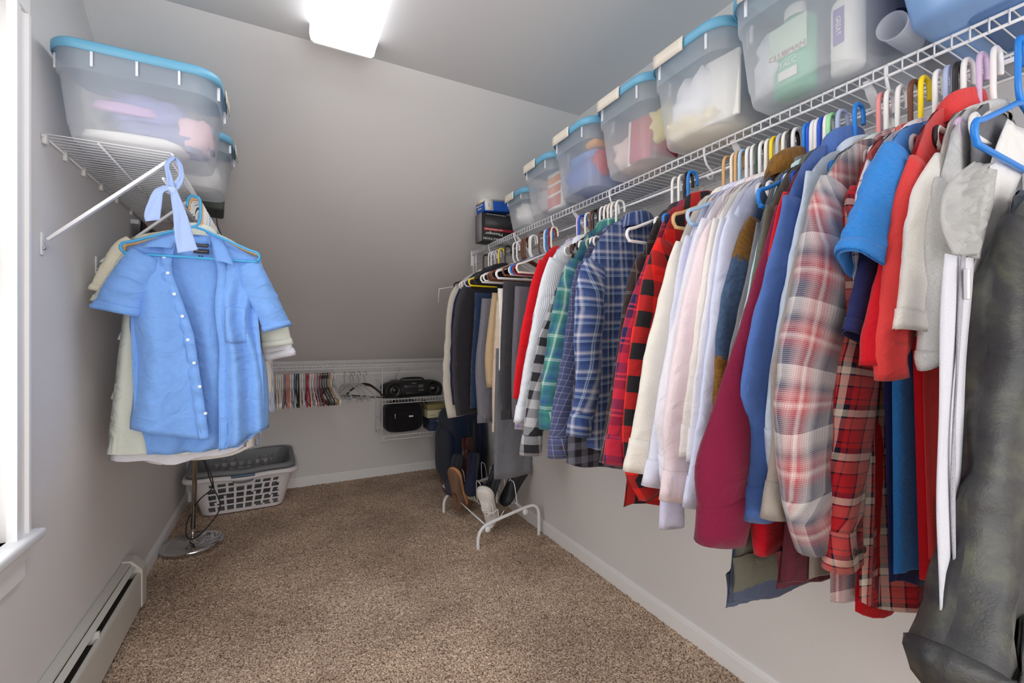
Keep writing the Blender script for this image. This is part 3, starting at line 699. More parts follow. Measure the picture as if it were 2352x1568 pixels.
# ---------------------------------------------------------------- clothes on the rods (world x, z outlines, metres)
RIGHT_CLOTHES = [
 {'name': 'leather_jacket', 'label': 'worn dark olive and black leather jacket hanging nearest the viewer', 'cat': 'jacket', 'm': 'leather', 'Y': 0.25, 'C': [(1.1547, 1.4463), (0.9502, 1.3835), (0.9076, 1.3097), (0.8735, 1.1858), (0.8396, 1.0679), (0.8128, 0.9664), (0.7806, 0.8762), (0.7523, 0.8282), (0.7206, 0.8002), (0.7375, 0.7564)], 'rod': (1.123, 1.7), 'seed': 1, 'kind': 'shirt', 'b': 0.042, 'wid': [(0, 0.09), (0.2, 0.115), (0.6, 0.13), (0.86, 0.115), (1, 0.125)], 'xh': -0.2, 't': 0.045, 'amp': 0.01, 'col': '', 'sy': 0, 'wr': 0.42, 'k': 4, 'nz': -0.262, 'zh': 0.62},
 {'name': 't_shirt', 'label': 'heather grey short sleeved T-shirt between the white T-shirt and the garment bag', 'cat': 'shirt', 'm': 'heather_grey', 'Y': 0.322, 'C': [(1.1731, 1.5822), (0.925, 1.4568), (0.8951, 1.401), (0.8834, 1.3187), (0.8805, 1.2379), (0.8705, 1.1777), (0.8777, 1.1507)], 'rod': (1.123, 1.7), 'seed': 2, 'kind': 'tee', 'b': 0.014, 'ws': 0.55, 'xh': -0.12, 'col': 'crew', 'zh': 0.95},
 {'name': 't_shirt', 'label': 'off white short sleeved T-shirt in front of the coral sweatshirt', 'cat': 'shirt', 'm': 'off_white', 'Y': 0.336, 'C': [(1.1579, 1.5847), (0.9652, 1.5077), (0.8966, 1.4393), (0.8721, 1.3744), (0.8554, 1.2918), (0.8416, 1.2143)], 'rod': (1.123, 1.7), 'seed': 3, 'kind': 'tee', 'b': 0.017, 'ws': 0.62, 'xh': -0.12, 'col': 'crew', 'zh': 0.93},
 {'name': 'sweatshirt', 'label': 'coral red long sleeved polo sweatshirt with navy neckline beside the bright blue T-shirt', 'cat': 'sweatshirt', 'm': 'coral', 'Y': 0.357, 'C': [(1.1627, 1.6317), (0.9327, 1.5056), (0.8928, 1.4379), (0.8645, 1.3503), (0.8439, 1.2524), (0.8278, 1.1841), (0.8332, 1.133)], 'rod': (1.123, 1.7), 'seed': 4, 'kind': 'knit', 'b': 0.017, 'ws': 0.72, 'xh': -0.125, 'col': 'shirt', 'lift': 0.012, 'wr': 0.16, 'nz': -0.088, 'zh': 0.82},
 {'name': 'sweatshirt', 'label': 'bright red pullover squeezed behind the coral sweatshirt', 'cat': 'sweatshirt', 'm': 'bright_red', 'Y': 0.372, 'C': [(1.1232, 1.5839), (0.9409, 1.4792), (0.9008, 1.3856), (0.8599, 1.2963), (0.8328, 1.2253), (0.8196, 1.1577)], 'rod': (1.123, 1.7), 'seed': 5, 'kind': 'knit', 'b': 0.014, 'ws': 0.62, 'xh': -0.12, 'col': 'crew', 'zh': 0.78},
 {'name': 't_shirt', 'label': 'bright blue striped-knit T-shirt with flared short sleeve', 'cat': 'shirt', 'm': 'bright_blue', 'Y': 0.391, 'C': [(1.1232, 1.6042), (0.9317, 1.5404), (0.898, 1.4929), (0.8601, 1.4357), (0.8239, 1.3845), (0.7982, 1.3399)], 'rod': (1.123, 1.7), 'seed': 6, 'kind': 'tee', 'b': 0.03, 'ws': 0.78, 'xh': -0.165, 't': 0.018, 'col': 'crew', 'wr': 0.18, 'zh': 0.79},
 {'name': 't_shirt', 'label': 'navy short sleeved T-shirt under the bright blue T-shirt', 'cat': 'shirt', 'm': 'navy_knit', 'Y': 0.404, 'C': [(1.0351, 1.5298), (0.922, 1.4255), (0.8887, 1.3615), (0.8622, 1.2929), (0.8273, 1.2133)], 'rod': (1.123, 1.7), 'seed': 7, 'kind': 'tee', 'b': 0.014, 'ws': 0.55, 'xh': -0.15, 'col': 'crew', 'zh': 0.76},
 {'name': 'shirt', 'label': 'white shirt with dark blue windowpane lines behind the bright blue T-shirt', 'cat': 'shirt', 'm': 'windowpane', 'Y': 0.417, 'C': [(1.0098, 1.55), (0.9276, 1.5187), (0.9043, 1.4724), (0.8914, 1.4248), (0.8857, 1.3334), (0.8843, 1.2578)], 'rod': (1.123, 1.7), 'seed': 8, 'kind': 'slim', 'b': 0.012, 'xh': -0.11, 'zh': 0.78},
 {'name': 'flannel_shirt', 'label': 'red, navy and cream plaid flannel shirt with buttoned cuff', 'cat': 'shirt', 'm': 'red_cream_plaid', 'Y': 0.434, 'C': [(0.9779, 1.5055), (0.9117, 1.4749), (0.893, 1.4371), (0.8859, 1.336), (0.8831, 1.2127), (0.8678, 1.144), (0.8542, 1.031), (0.8447, 0.9341), (0.8394, 0.8001)], 'rod': (1.123, 1.7), 'seed': 9, 'kind': 'shirt', 'b': 0.022, 'ws': 0.98, 'xh': -0.185, 'btn': 1, 't': 0.02, 'amp': 0.018, 'curve': 0.035, 'zh': 0.715},
 {'name': 'shirt', 'label': 'deep red shirt whose curved tail hangs below the red and cream plaid', 'cat': 'shirt', 'm': 'deep_red', 'Y': 0.448, 'C': [(1.0762, 1.5266), (0.9546, 1.4696), (0.9351, 1.342), (0.9058, 1.1023), (0.8973, 0.8664)], 'rod': (1.123, 1.7), 'seed': 10, 'kind': 'slim', 'b': 0.01, 'xh': -0.17, 't': 0.014, 'curve': 0.03, 'col': '', 'zh': 0.69},
 {'name': 'flannel_shirt', 'label': 'bulky fuzzy grey, white and red plaid flannel shirt', 'cat': 'shirt', 'm': 'fuzzy_plaid', 'Y': 0.462, 'C': [(1.0277, 1.5702), (0.8711, 1.4951), (0.8425, 1.4492), (0.8201, 1.381), (0.7881, 1.2725), (0.7573, 1.1827), (0.7393, 1.0881), (0.7512, 0.9991), (0.7719, 0.8999), (0.8136, 0.82)], 'rod': (1.123, 1.7), 'seed': 11, 'kind': 'knit', 'b': 0.03, 'ws': 1.12, 'wr': 0.2, 'col': 'shirt', 'cuff': False, 'zh': 0.72},
 {'name': 'shirt', 'label': 'pale mint and white twill striped shirt beside the fuzzy plaid flannel', 'cat': 'shirt', 'm': 'mint_stripe', 'Y': 0.485, 'C': [(1.0335, 1.5579), (0.9116, 1.5093), (0.8887, 1.4663), (0.8609, 1.3739), (0.8313, 1.2762), (0.7975, 1.1818), (0.7824, 1.1051), (0.7886, 0.9891)], 'rod': (1.123, 1.7), 'seed': 12, 'kind': 'shirt', 'b': 0.012, 'ws': 0.8, 'zh': 0.8},
 {'name': 'shirt', 'label': 'taupe brushed cotton shirt with buttoned cuff', 'cat': 'shirt', 'm': 'taupe', 'Y': 0.5, 'C': [(1.0403, 1.5626), (0.9338, 1.4941), (0.8989, 1.447), (0.8625, 1.3605), (0.8222, 1.2451), (0.7861, 1.1425), (0.7887, 1.0248), (0.7761, 0.9482), (0.7588, 0.8813)], 'rod': (1.123, 1.7), 'seed': 13, 'kind': 'shirt', 'b': 0.015, 'ws': 0.85, 'col': 'shirt', 'zh': 0.74},
 {'name': 'sweatshirt', 'label': 'dark maroon sweatshirt showing its ribbed hem below the taupe shirt', 'cat': 'sweatshirt', 'm': 'dark_maroon', 'Y': 0.515, 'C': [(1.0887, 1.5505), (0.9664, 1.4949), (0.9407, 1.4391), (0.9142, 1.3079), (0.8926, 1.138), (0.8855, 1.0122), (0.8997, 0.8838)], 'rod': (1.123, 1.7), 'seed': 14, 'kind': 'knit', 'b': 0.012, 'ws': 0.6, 'col': 'crew', 'rib': 'dark_maroon', 'zh': 0.7363, 'xh': -0.2922},
 {'name': 'shirt', 'label': 'pale grey blue dress shirt with its sleeve bent up at the elbow', 'cat': 'shirt', 'm': 'pale_denim', 'Y': 0.525, 'C': [(1.1098, 1.6067), (0.9349, 1.5349), (0.9201, 1.4649), (0.8884, 1.3756), (0.8537, 1.2638), (0.8241, 1.1396), (0.8071, 1.0507), (0.8149, 1.0092), (0.8228, 0.9509)], 'rod': (1.123, 1.7), 'seed': 15, 'kind': 'shirt', 'b': 0.015, 'ws': 0.9, 'col': 'shirt', 'lift': 0.01, 'zh': 0.8},
 {'name': 'shirt', 'label': 'medium blue shirt with its cuff hanging below the taupe sleeve', 'cat': 'shirt', 'm': 'mid_blue', 'Y': 0.552, 'C': [(1.0693, 1.5784), (0.9048, 1.4893), (0.8947, 1.4423), (0.8513, 1.3341), (0.8046, 1.2138), (0.7776, 1.0982), (0.7981, 1.0221), (0.8007, 0.9635), (0.7827, 0.8542)], 'rod': (1.123, 1.7), 'seed': 16, 'kind': 'shirt', 'b': 0.019, 'ws': 0.9, 'col': 'shirt', 'lift': 0.018, 'nz': -0.08, 'zh': 0.76},
 {'name': 'sweatshirt', 'label': 'deep red fleece top showing its sleeve end under the blue cuff', 'cat': 'sweatshirt', 'm': 'red_fleece', 'Y': 0.566, 'C': [(1.0537, 1.5612), (0.9277, 1.5039), (0.9028, 1.4466), (0.8771, 1.3378), (0.8494, 1.1796), (0.8263, 1.0426), (0.8263, 0.8796), (0.8398, 0.7694)], 'rod': (1.123, 1.7), 'seed': 17, 'kind': 'slim', 'b': 0.02, 'ws': 1.0, 'col': 'crew', 'zh': 0.8},
 {'name': 'sweatshirt', 'label': 'burgundy sweatshirt with a ribbed cuff', 'cat': 'sweatshirt', 'm': 'burgundy', 'Y': 0.582, 'C': [(1.0168, 1.5506), (0.9313, 1.4815), (0.9092, 1.424), (0.8636, 1.3212), (0.8119, 1.2056), (0.7579, 1.1046), (0.7175, 1.0161), (0.6916, 0.9375), (0.7021, 0.8748), (0.6951, 0.8151)], 'rod': (1.123, 1.7), 'seed': 18, 'kind': 'knit', 'b': 0.03, 'wid': [(0, 0.06), (0.3, 0.078), (0.7, 0.09), (0.88, 0.074), (1, 0.06)], 'col': 'crew', 'wr': 0.15, 'zh': 0.8},
 {'name': 'sweatshirt', 'label': 'olive green collared sweatshirt with ribbed hem under the burgundy cuff', 'cat': 'sweatshirt', 'm': 'olive', 'Y': 0.6, 'C': [(1.0566, 1.5727), (0.9224, 1.485), (0.9047, 1.4181), (0.876, 1.315), (0.8439, 1.1969), (0.8235, 1.0463), (0.8101, 0.9154)], 'rod': (1.123, 1.7), 'seed': 19, 'kind': 'knit', 'b': 0.016, 'ws': 0.8, 'col': 'shirt', 'lift': 0.012, 'rib': 'olive', 'zh': 0.6947, 'xh': -0.3102},
 {'name': 'sweatshirt', 'label': 'heather navy sweatshirt with the lowest hem of the row', 'cat': 'sweatshirt', 'm': 'heather_navy', 'Y': 0.617, 'C': [(1.0779, 1.5514), (0.9364, 1.4629), (0.9111, 1.3658), (0.882, 1.2246), (0.8468, 1.0875), (0.8304, 0.9077), (0.8263, 0.8181)], 'rod': (1.123, 1.7), 'seed': 20, 'kind': 'knit', 'b': 0.012, 'ws': 0.6, 'col': 'crew', 'rib': 'heather_navy', 'zh': 0.6497, 'xh': -0.3008},
 {'name': 'shirt', 'label': 'thin pale aqua shirt squeezed beside the olive sweatshirt', 'cat': 'shirt', 'm': 'pale_aqua', 'Y': 0.628, 'C': [(1.0798, 1.555), (0.947, 1.4476), (0.9228, 1.3684), (0.8934, 1.272), (0.8619, 1.1782), (0.8369, 1.0411)], 'rod': (1.123, 1.7), 'seed': 21, 'kind': 'slim', 'b': 0.008, 'ws': 0.8, 'zh': 0.86},
 {'name': 'shirt', 'label': 'grey shirt with dark collar beside the brown and blue fleece', 'cat': 'shirt', 'm': 'mid_grey', 'Y': 0.64, 'C': [(1.0831, 1.5591), (0.9496, 1.4603), (0.9253, 1.3705), (0.8928, 1.2728), (0.8571, 1.1593), (0.8362, 1.0393)], 'rod': (1.123, 1.7), 'seed': 22, 'kind': 'slim', 'b': 0.01, 'ws': 0.8, 'col': 'shirt', 'lift': 0.01, 'zh': 0.86},
 {'name': 'fleece_jacket', 'label': 'brown and slate blue sherpa fleece jacket with thick rolled collar', 'cat': 'jacket', 'm': 'sherpa', 'Y': 0.662, 'C': [(1.1474, 1.5811), (0.9572, 1.4812), (0.9266, 1.438), (0.8968, 1.3716), (0.8664, 1.2829), (0.8508, 1.2157), (0.8424, 1.1209), (0.8368, 0.9887)], 'rod': (1.123, 1.7), 'seed': 23, 'kind': 'knit', 'b': 0.018, 'ws': 0.75, 'col': 'fleece', 'nz': -0.085, 'zh': 0.8},
 {'name': 'dress_shirt', 'label': 'pale lavender blue dress shirt beside the fleece jacket', 'cat': 'shirt', 'm': 'lavender_white', 'Y': 0.682, 'C': [(1.0485, 1.5557), (0.9133, 1.4856), (0.8837, 1.4228), (0.8592, 1.2938), (0.8366, 1.1581), (0.8145, 1.0347), (0.7928, 0.9421), (0.7689, 0.8378)], 'rod': (1.123, 1.7), 'seed': 24, 'kind': 'shirt', 'b': 0.015, 'ws': 0.9, 'curve': 0.03, 'zh': 0.84},
 {'name': 'dress_shirt', 'label': 'plain white dress shirt behind the lavender blue one', 'cat': 'shirt', 'm': 'white_a', 'Y': 0.702, 'C': [(1.0534, 1.5623), (0.9097, 1.4819), (0.8873, 1.417), (0.8583, 1.2757), (0.8327, 1.1477), (0.8133, 1.0221), (0.8023, 0.9266)], 'rod': (1.123, 1.7), 'seed': 25, 'kind': 'shirt', 'b': 0.011, 'ws': 0.8, 'zh': 0.84},
 {'name': 'dress_shirt', 'label': 'ivory white dress shirt between two white ones', 'cat': 'shirt', 'm': 'white_b', 'Y': 0.72, 'C': [(1.0461, 1.5664), (0.9071, 1.4839), (0.8891, 1.4206), (0.8555, 1.2768), (0.8299, 1.137), (0.809, 1.0295), (0.798, 0.9325)], 'rod': (1.123, 1.7), 'seed': 26, 'kind': 'shirt', 'b': 0.012, 'ws': 0.8, 'zh': 0.84},
 {'name': 'dress_shirt', 'label': 'very pale pink dress shirt with a bent sleeve', 'cat': 'shirt', 'm': 'pale_pink', 'Y': 0.742, 'C': [(1.0693, 1.5763), (0.9255, 1.4861), (0.8891, 1.435), (0.8509, 1.3291), (0.8196, 1.2267), (0.796, 1.1168), (0.7742, 0.9993), (0.7809, 0.9195), (0.7661, 0.833)], 'rod': (1.123, 1.7), 'seed': 27, 'kind': 'shirt', 'b': 0.024, 'ws': 1.15, 'wr': 0.2, 'zh': 0.82},
 {'name': 'dress_shirt', 'label': 'smooth white dress shirt in front of the cream one', 'cat': 'shirt', 'm': 'white_c', 'Y': 0.77, 'C': [(1.0918, 1.5878), (0.9289, 1.4985), (0.8951, 1.4305), (0.8593, 1.3222), (0.826, 1.2171), (0.7936, 1.1149), (0.7771, 1.0143), (0.7895, 0.9421), (0.8006, 0.8591)], 'rod': (1.123, 1.7), 'seed': 28, 'kind': 'shirt', 'b': 0.022, 'ws': 1.1, 'wr': 0.2, 'zh': 0.86},
 {'name': 'dress_shirt', 'label': 'long lilac dress shirt whose cuff hangs lowest among the white shirts', 'cat': 'shirt', 'm': 'lilac', 'Y': 0.795, 'C': [(1.0911, 1.5832), (0.9367, 1.4834), (0.9055, 1.3925), (0.8706, 1.2177), (0.8455, 1.0686), (0.828, 0.9112), (0.8165, 0.7392)], 'rod': (1.123, 1.7), 'seed': 29, 'kind': 'shirt', 'b': 0.013, 'ws': 0.85, 'zh': 0.82},
 {'name': 'dress_shirt', 'label': 'white dress shirt with fine lilac shade and a crisp buttoned cuff', 'cat': 'shirt', 'm': 'lilac_white', 'Y': 0.812, 'C': [(1.0964, 1.5769), (0.9202, 1.463), (0.8969, 1.3944), (0.862, 1.2179), (0.8325, 1.0782), (0.808, 0.9733), (0.7966, 0.911), (0.7756, 0.8455)], 'rod': (1.123, 1.7), 'seed': 30, 'kind': 'shirt', 'b': 0.017, 'ws': 0.95, 'wr': 0.18, 'zh': 0.86},
 {'name': 'dress_shirt', 'label': 'cream dress shirt beside the red and black buffalo check shirt', 'cat': 'shirt', 'm': 'cream', 'Y': 0.842, 'C': [(1.0821, 1.5588), (0.9189, 1.4542), (0.8923, 1.3986), (0.8557, 1.2848), (0.8114, 1.1526), (0.7885, 1.0344), (0.7687, 0.9501), (0.7479, 0.8759)], 'rod': (1.123, 1.7), 'seed': 31, 'kind': 'shirt', 'b': 0.022, 'ws': 1.05, 'zh': 0.86},
 {'name': 'flannel_shirt', 'label': 'red and black buffalo check wool shirt', 'cat': 'shirt', 'm': 'buffalo_red', 'Y': 0.935, 'C': [(1.065, 1.5829), (0.9502, 1.4851), (0.9189, 1.4332), (0.8882, 1.3402), (0.8536, 1.1958), (0.8336, 1.0543), (0.8229, 0.9375), (0.8351, 0.83), (0.8819, 0.7514)], 'rod': (1.123, 1.7), 'seed': 32, 'kind': 'knit', 'b': 0.028, 'ws': 0.95, 'xh': -0.3, 'amp': 0.02, 'wr': 0.15, 'col': 'shirt', 'lift': 0.01, 'cuff': False, 'zh': 0.745},
 {'name': 'flannel_shirt', 'label': 'crimson and navy plaid flannel shirt', 'cat': 'shirt', 'm': 'red_navy', 'Y': 0.965, 'C': [(1.0659, 1.562), (0.94, 1.4399), (0.9135, 1.3818), (0.8651, 1.2811), (0.8337, 1.1596), (0.8076, 0.9929), (0.782, 0.8577)], 'rod': (1.123, 1.7), 'seed': 33, 'kind': 'shirt', 'b': 0.019, 'ws': 0.9, 'zh': 0.8},
 {'name': 'overshirt', 'label': 'dark brown grey lined overshirt with a zip edge', 'cat': 'jacket', 'm': 'brown_grey', 'Y': 1.0, 'C': [(1.0764, 1.5582), (0.9432, 1.4524), (0.9063, 1.3921), (0.8785, 1.2835), (0.8448, 1.0964), (0.8181, 0.9746), (0.795, 0.8522)], 'rod': (1.123, 1.7), 'seed': 34, 'kind': 'slim', 'b': 0.018, 'ws': 1.05, 'zh': 0.8},
 {'name': 'flannel_shirt', 'label': 'blue and white shadow plaid shirt seen from behind', 'cat': 'shirt', 'm': 'blue_plaid', 'Y': 1.2, 'C': [(1.0522, 1.5862), (0.8947, 1.4648), (0.8615, 1.3868), (0.8511, 1.2234), (0.858, 1.0531), (0.8272, 0.8859)], 'rod': (1.123, 1.7), 'seed': 35, 'kind': 'shirt', 'b': 0.026, 'ws': 0.95, 't': 0.022, 'amp': 0.016, 'rot': -0.0, 'lift': 0.006, 'nz': -0.09, 'waves': 5, 'zh': 0.84},
 {'name': 'shirt', 'label': 'dark grey buffalo check shirt with curved tail hanging low', 'cat': 'shirt', 'm': 'dark_check', 'Y': 1.27, 'C': [(1.0529, 1.5705), (0.9469, 1.4681), (0.9338, 1.3763), (0.9283, 1.1645), (0.9283, 1.0134), (0.919, 0.8633)], 'rod': (1.123, 1.7), 'seed': 36, 'kind': 'slim', 'b': 0.012, 'curve': 0.05, 'col': '', 'zh': 0.7797, 'xh': -0.2582},
 {'name': 'shirt', 'label': 'blue grey chambray checked shirt with two cuff buttons', 'cat': 'shirt', 'm': 'blue_grey_check', 'Y': 1.31, 'C': [(1.0759, 1.573), (0.948, 1.4743), (0.9142, 1.3793), (0.8828, 1.1642), (0.8378, 0.969), (0.8236, 0.7871)], 'rod': (1.123, 1.7), 'seed': 37, 'kind': 'shirt', 'b': 0.018, 'ws': 1.2, 'btn': 1, 'cm': 'blue_grey_check', 'zh': 0.78},
 {'name': 'flannel_shirt', 'label': 'green, teal and white plaid flannel shirt', 'cat': 'shirt', 'm': 'green_plaid', 'Y': 1.345, 'C': [(1.1151, 1.6172), (0.9386, 1.4915), (0.8896, 1.4049), (0.8456, 1.2254), (0.8151, 1.0269), (0.808, 0.8827)], 'rod': (1.123, 1.7), 'seed': 38, 'kind': 'shirt', 'b': 0.03, 'ws': 1.0, 'lift': 0.012, 'nz': -0.085, 'zh': 0.84},
 {'name': 'flannel_shirt', 'label': 'grey and black buffalo check flannel shirt', 'cat': 'shirt', 'm': 'buffalo_grey', 'Y': 1.42, 'C': [(1.101, 1.5976), (0.9629, 1.479), (0.9275, 1.3992), (0.8512, 1.2104), (0.8069, 1.02), (0.7726, 0.7783)], 'rod': (1.123, 1.7), 'seed': 39, 'kind': 'shirt', 'b': 0.022, 'ws': 0.95, 'zh': 0.8},
 {'name': 'shirt', 'label': 'white fine striped shirt beside the grey buffalo check', 'cat': 'shirt', 'm': 'white_stripe', 'Y': 1.5, 'C': [(1.163, 1.6381), (0.943, 1.52), (0.905, 1.4234), (0.86, 1.2277), (0.8218, 1.0446), (0.7861, 0.8815)], 'rod': (1.123, 1.7), 'seed': 40, 'kind': 'shirt', 'b': 0.02, 'ws': 0.95, 'zh': 0.84},
 {'name': 'shirt', 'label': 'soft lavender, pink and blue plaid shirt beside the red sweater', 'cat': 'shirt', 'm': 'lavender_plaid', 'Y': 1.56, 'C': [(1.1289, 1.6007), (0.9454, 1.4414), (0.9187, 1.352), (0.8804, 1.1765), (0.8507, 1.0213), (0.8195, 0.843)], 'rod': (1.123, 1.7), 'seed': 41, 'kind': 'slim', 'b': 0.014, 'zh': 0.84},
 {'name': 'sweater', 'label': 'plain scarlet red sweater near the trousers', 'cat': 'sweater', 'm': 'scarlet', 'Y': 1.62, 'C': [(1.0805, 1.6072), (0.9668, 1.5322), (0.9247, 1.411), (0.8834, 1.2296), (0.855, 1.0692), (0.843, 0.9542)], 'rod': (1.123, 1.7), 'seed': 42, 'kind': 'slim', 'b': 0.014, 'ws': 0.8, 'col': '', 'zh': 0.9},
 {'name': 'blazer', 'label': 'black lined blazer with open front', 'cat': 'blazer', 'm': 'black_wool', 'Y': 2.3, 'C': [(1.1184, 1.5938), (0.9187, 1.4791), (0.8805, 1.3819), (0.8553, 1.2391), (0.8503, 1.0262), (0.8704, 0.7881)], 'rod': (1.123, 1.7), 'seed': 43, 'kind': 'slim', 'b': 0.022, 'ws': 1.5, 't': 0.012, 'zh': 0.9},
 {'name': 'blazer', 'label': 'charcoal wool blazer with three cuff buttons', 'cat': 'blazer', 'm': 'charcoal_wool', 'Y': 2.37, 'C': [(1.1101, 1.6028), (0.9125, 1.4907), (0.871, 1.3862), (0.8556, 1.143), (0.8556, 0.9487), (0.8762, 0.765)], 'rod': (1.123, 1.7), 'seed': 44, 'kind': 'slim', 'b': 0.022, 'ws': 1.35, 't': 0.012, 'btn': 1, 'zh': 0.92},
 {'name': 'blazer', 'label': 'dark navy blazer between the charcoal and the oatmeal ones', 'cat': 'blazer', 'm': 'navy_wool', 'Y': 2.43, 'C': [(1.1239, 1.6068), (0.9169, 1.487), (0.8773, 1.378), (0.8642, 1.1416), (0.8616, 0.9679), (0.8773, 0.8179)], 'rod': (1.123, 1.7), 'seed': 45, 'kind': 'slim', 'b': 0.014, 'ws': 1.3, 'zh': 0.92},
 {'name': 'blazer', 'label': 'oatmeal linen blazer at the far end of the rod', 'cat': 'blazer', 'm': 'linen', 'Y': 2.5, 'C': [(1.1328, 1.6035), (0.9188, 1.512), (0.8757, 1.4205), (0.8544, 1.1911), (0.8412, 0.9378), (0.8704, 0.7327)], 'rod': (1.123, 1.7), 'seed': 46, 'kind': 'slim', 'b': 0.02, 'ws': 1.4, 't': 0.014, 'col': 'shirt', 'zh': 0.9},
]
TROUSERS = [
 {'name': 'trousers', 'label': 'charcoal trousers folded over a hanger beside the red sweater', 'cat': 'trousers', 'm': 'charcoal_twill', 'Y': 1.86, 'C': [(0.9157, 1.4649), (0.9, 1.2331), (0.8956, 0.9924), (0.9045, 0.8313)], 'rod': (1.123, 1.7), 'seed': 1, 'w': 0.3, 'belt': 1},
 {'name': 'trousers', 'label': 'mid grey wool trousers folded over a hanger next to the red sweater', 'cat': 'trousers', 'm': 'grey_wool', 'Y': 1.78, 'C': [(0.9351, 1.4335), (0.9219, 1.2516), (0.9131, 1.0571), (0.9131, 0.8432)], 'rod': (1.123, 1.7), 'seed': 2, 'w': 0.3, 'belt': 0},
 {'name': 'trousers', 'label': 'long grey trousers with turned up hems hanging lowest over the shoes', 'cat': 'trousers', 'm': 'grey_check', 'Y': 1.985, 'C': [(0.9368, 1.1499), (0.9274, 0.9373), (0.9227, 0.725), (0.9204, 0.5128)], 'rod': (1.123, 1.7), 'seed': 3, 'w': 0.215, 'belt': 0},
 {'name': 'trousers', 'label': 'cream trousers folded over a hanger', 'cat': 'trousers', 'm': 'cream_cotton', 'Y': 1.96, 'C': [(0.9343, 1.4415), (0.939, 1.2348), (0.9367, 1.0449)], 'rod': (1.123, 1.7), 'seed': 4, 'w': 0.3, 'belt': 0},
 {'name': 'trousers', 'label': 'tan chino trousers with their waistband hanging down', 'cat': 'trousers', 'm': 'tan_cotton', 'Y': 2.0, 'C': [(0.9487, 1.386), (0.9321, 1.1925), (0.9203, 0.9361), (0.925, 0.7475)], 'rod': (1.123, 1.7), 'seed': 5, 'w': 0.3, 'belt': 1},
 {'name': 'trousers', 'label': 'khaki trousers folded over a brown hanger', 'cat': 'trousers', 'm': 'khaki', 'Y': 2.06, 'C': [(0.9527, 1.4303), (0.9286, 1.28), (0.9095, 1.105), (0.919, 0.956)], 'rod': (1.123, 1.7), 'seed': 6, 'w': 0.3, 'belt': 0},
 {'name': 'trousers', 'label': 'light grey trousers with belt loops at the hanging waistband', 'cat': 'trousers', 'm': 'light_grey_wool', 'Y': 2.14, 'C': [(0.93, 1.407), (0.9104, 1.2372), (0.8909, 1.035), (0.9055, 0.7689)], 'rod': (1.123, 1.7), 'seed': 7, 'w': 0.31, 'belt': 1},
 {'name': 'trousers', 'label': 'navy trousers folded over a hanger beside the black blazer', 'cat': 'trousers', 'm': 'navy_cotton', 'Y': 2.22, 'C': [(0.9242, 1.4434), (0.9117, 1.2383), (0.8967, 1.0297), (0.8917, 0.8262)], 'rod': (1.123, 1.7), 'seed': 8, 'w': 0.32, 'belt': 0},
]
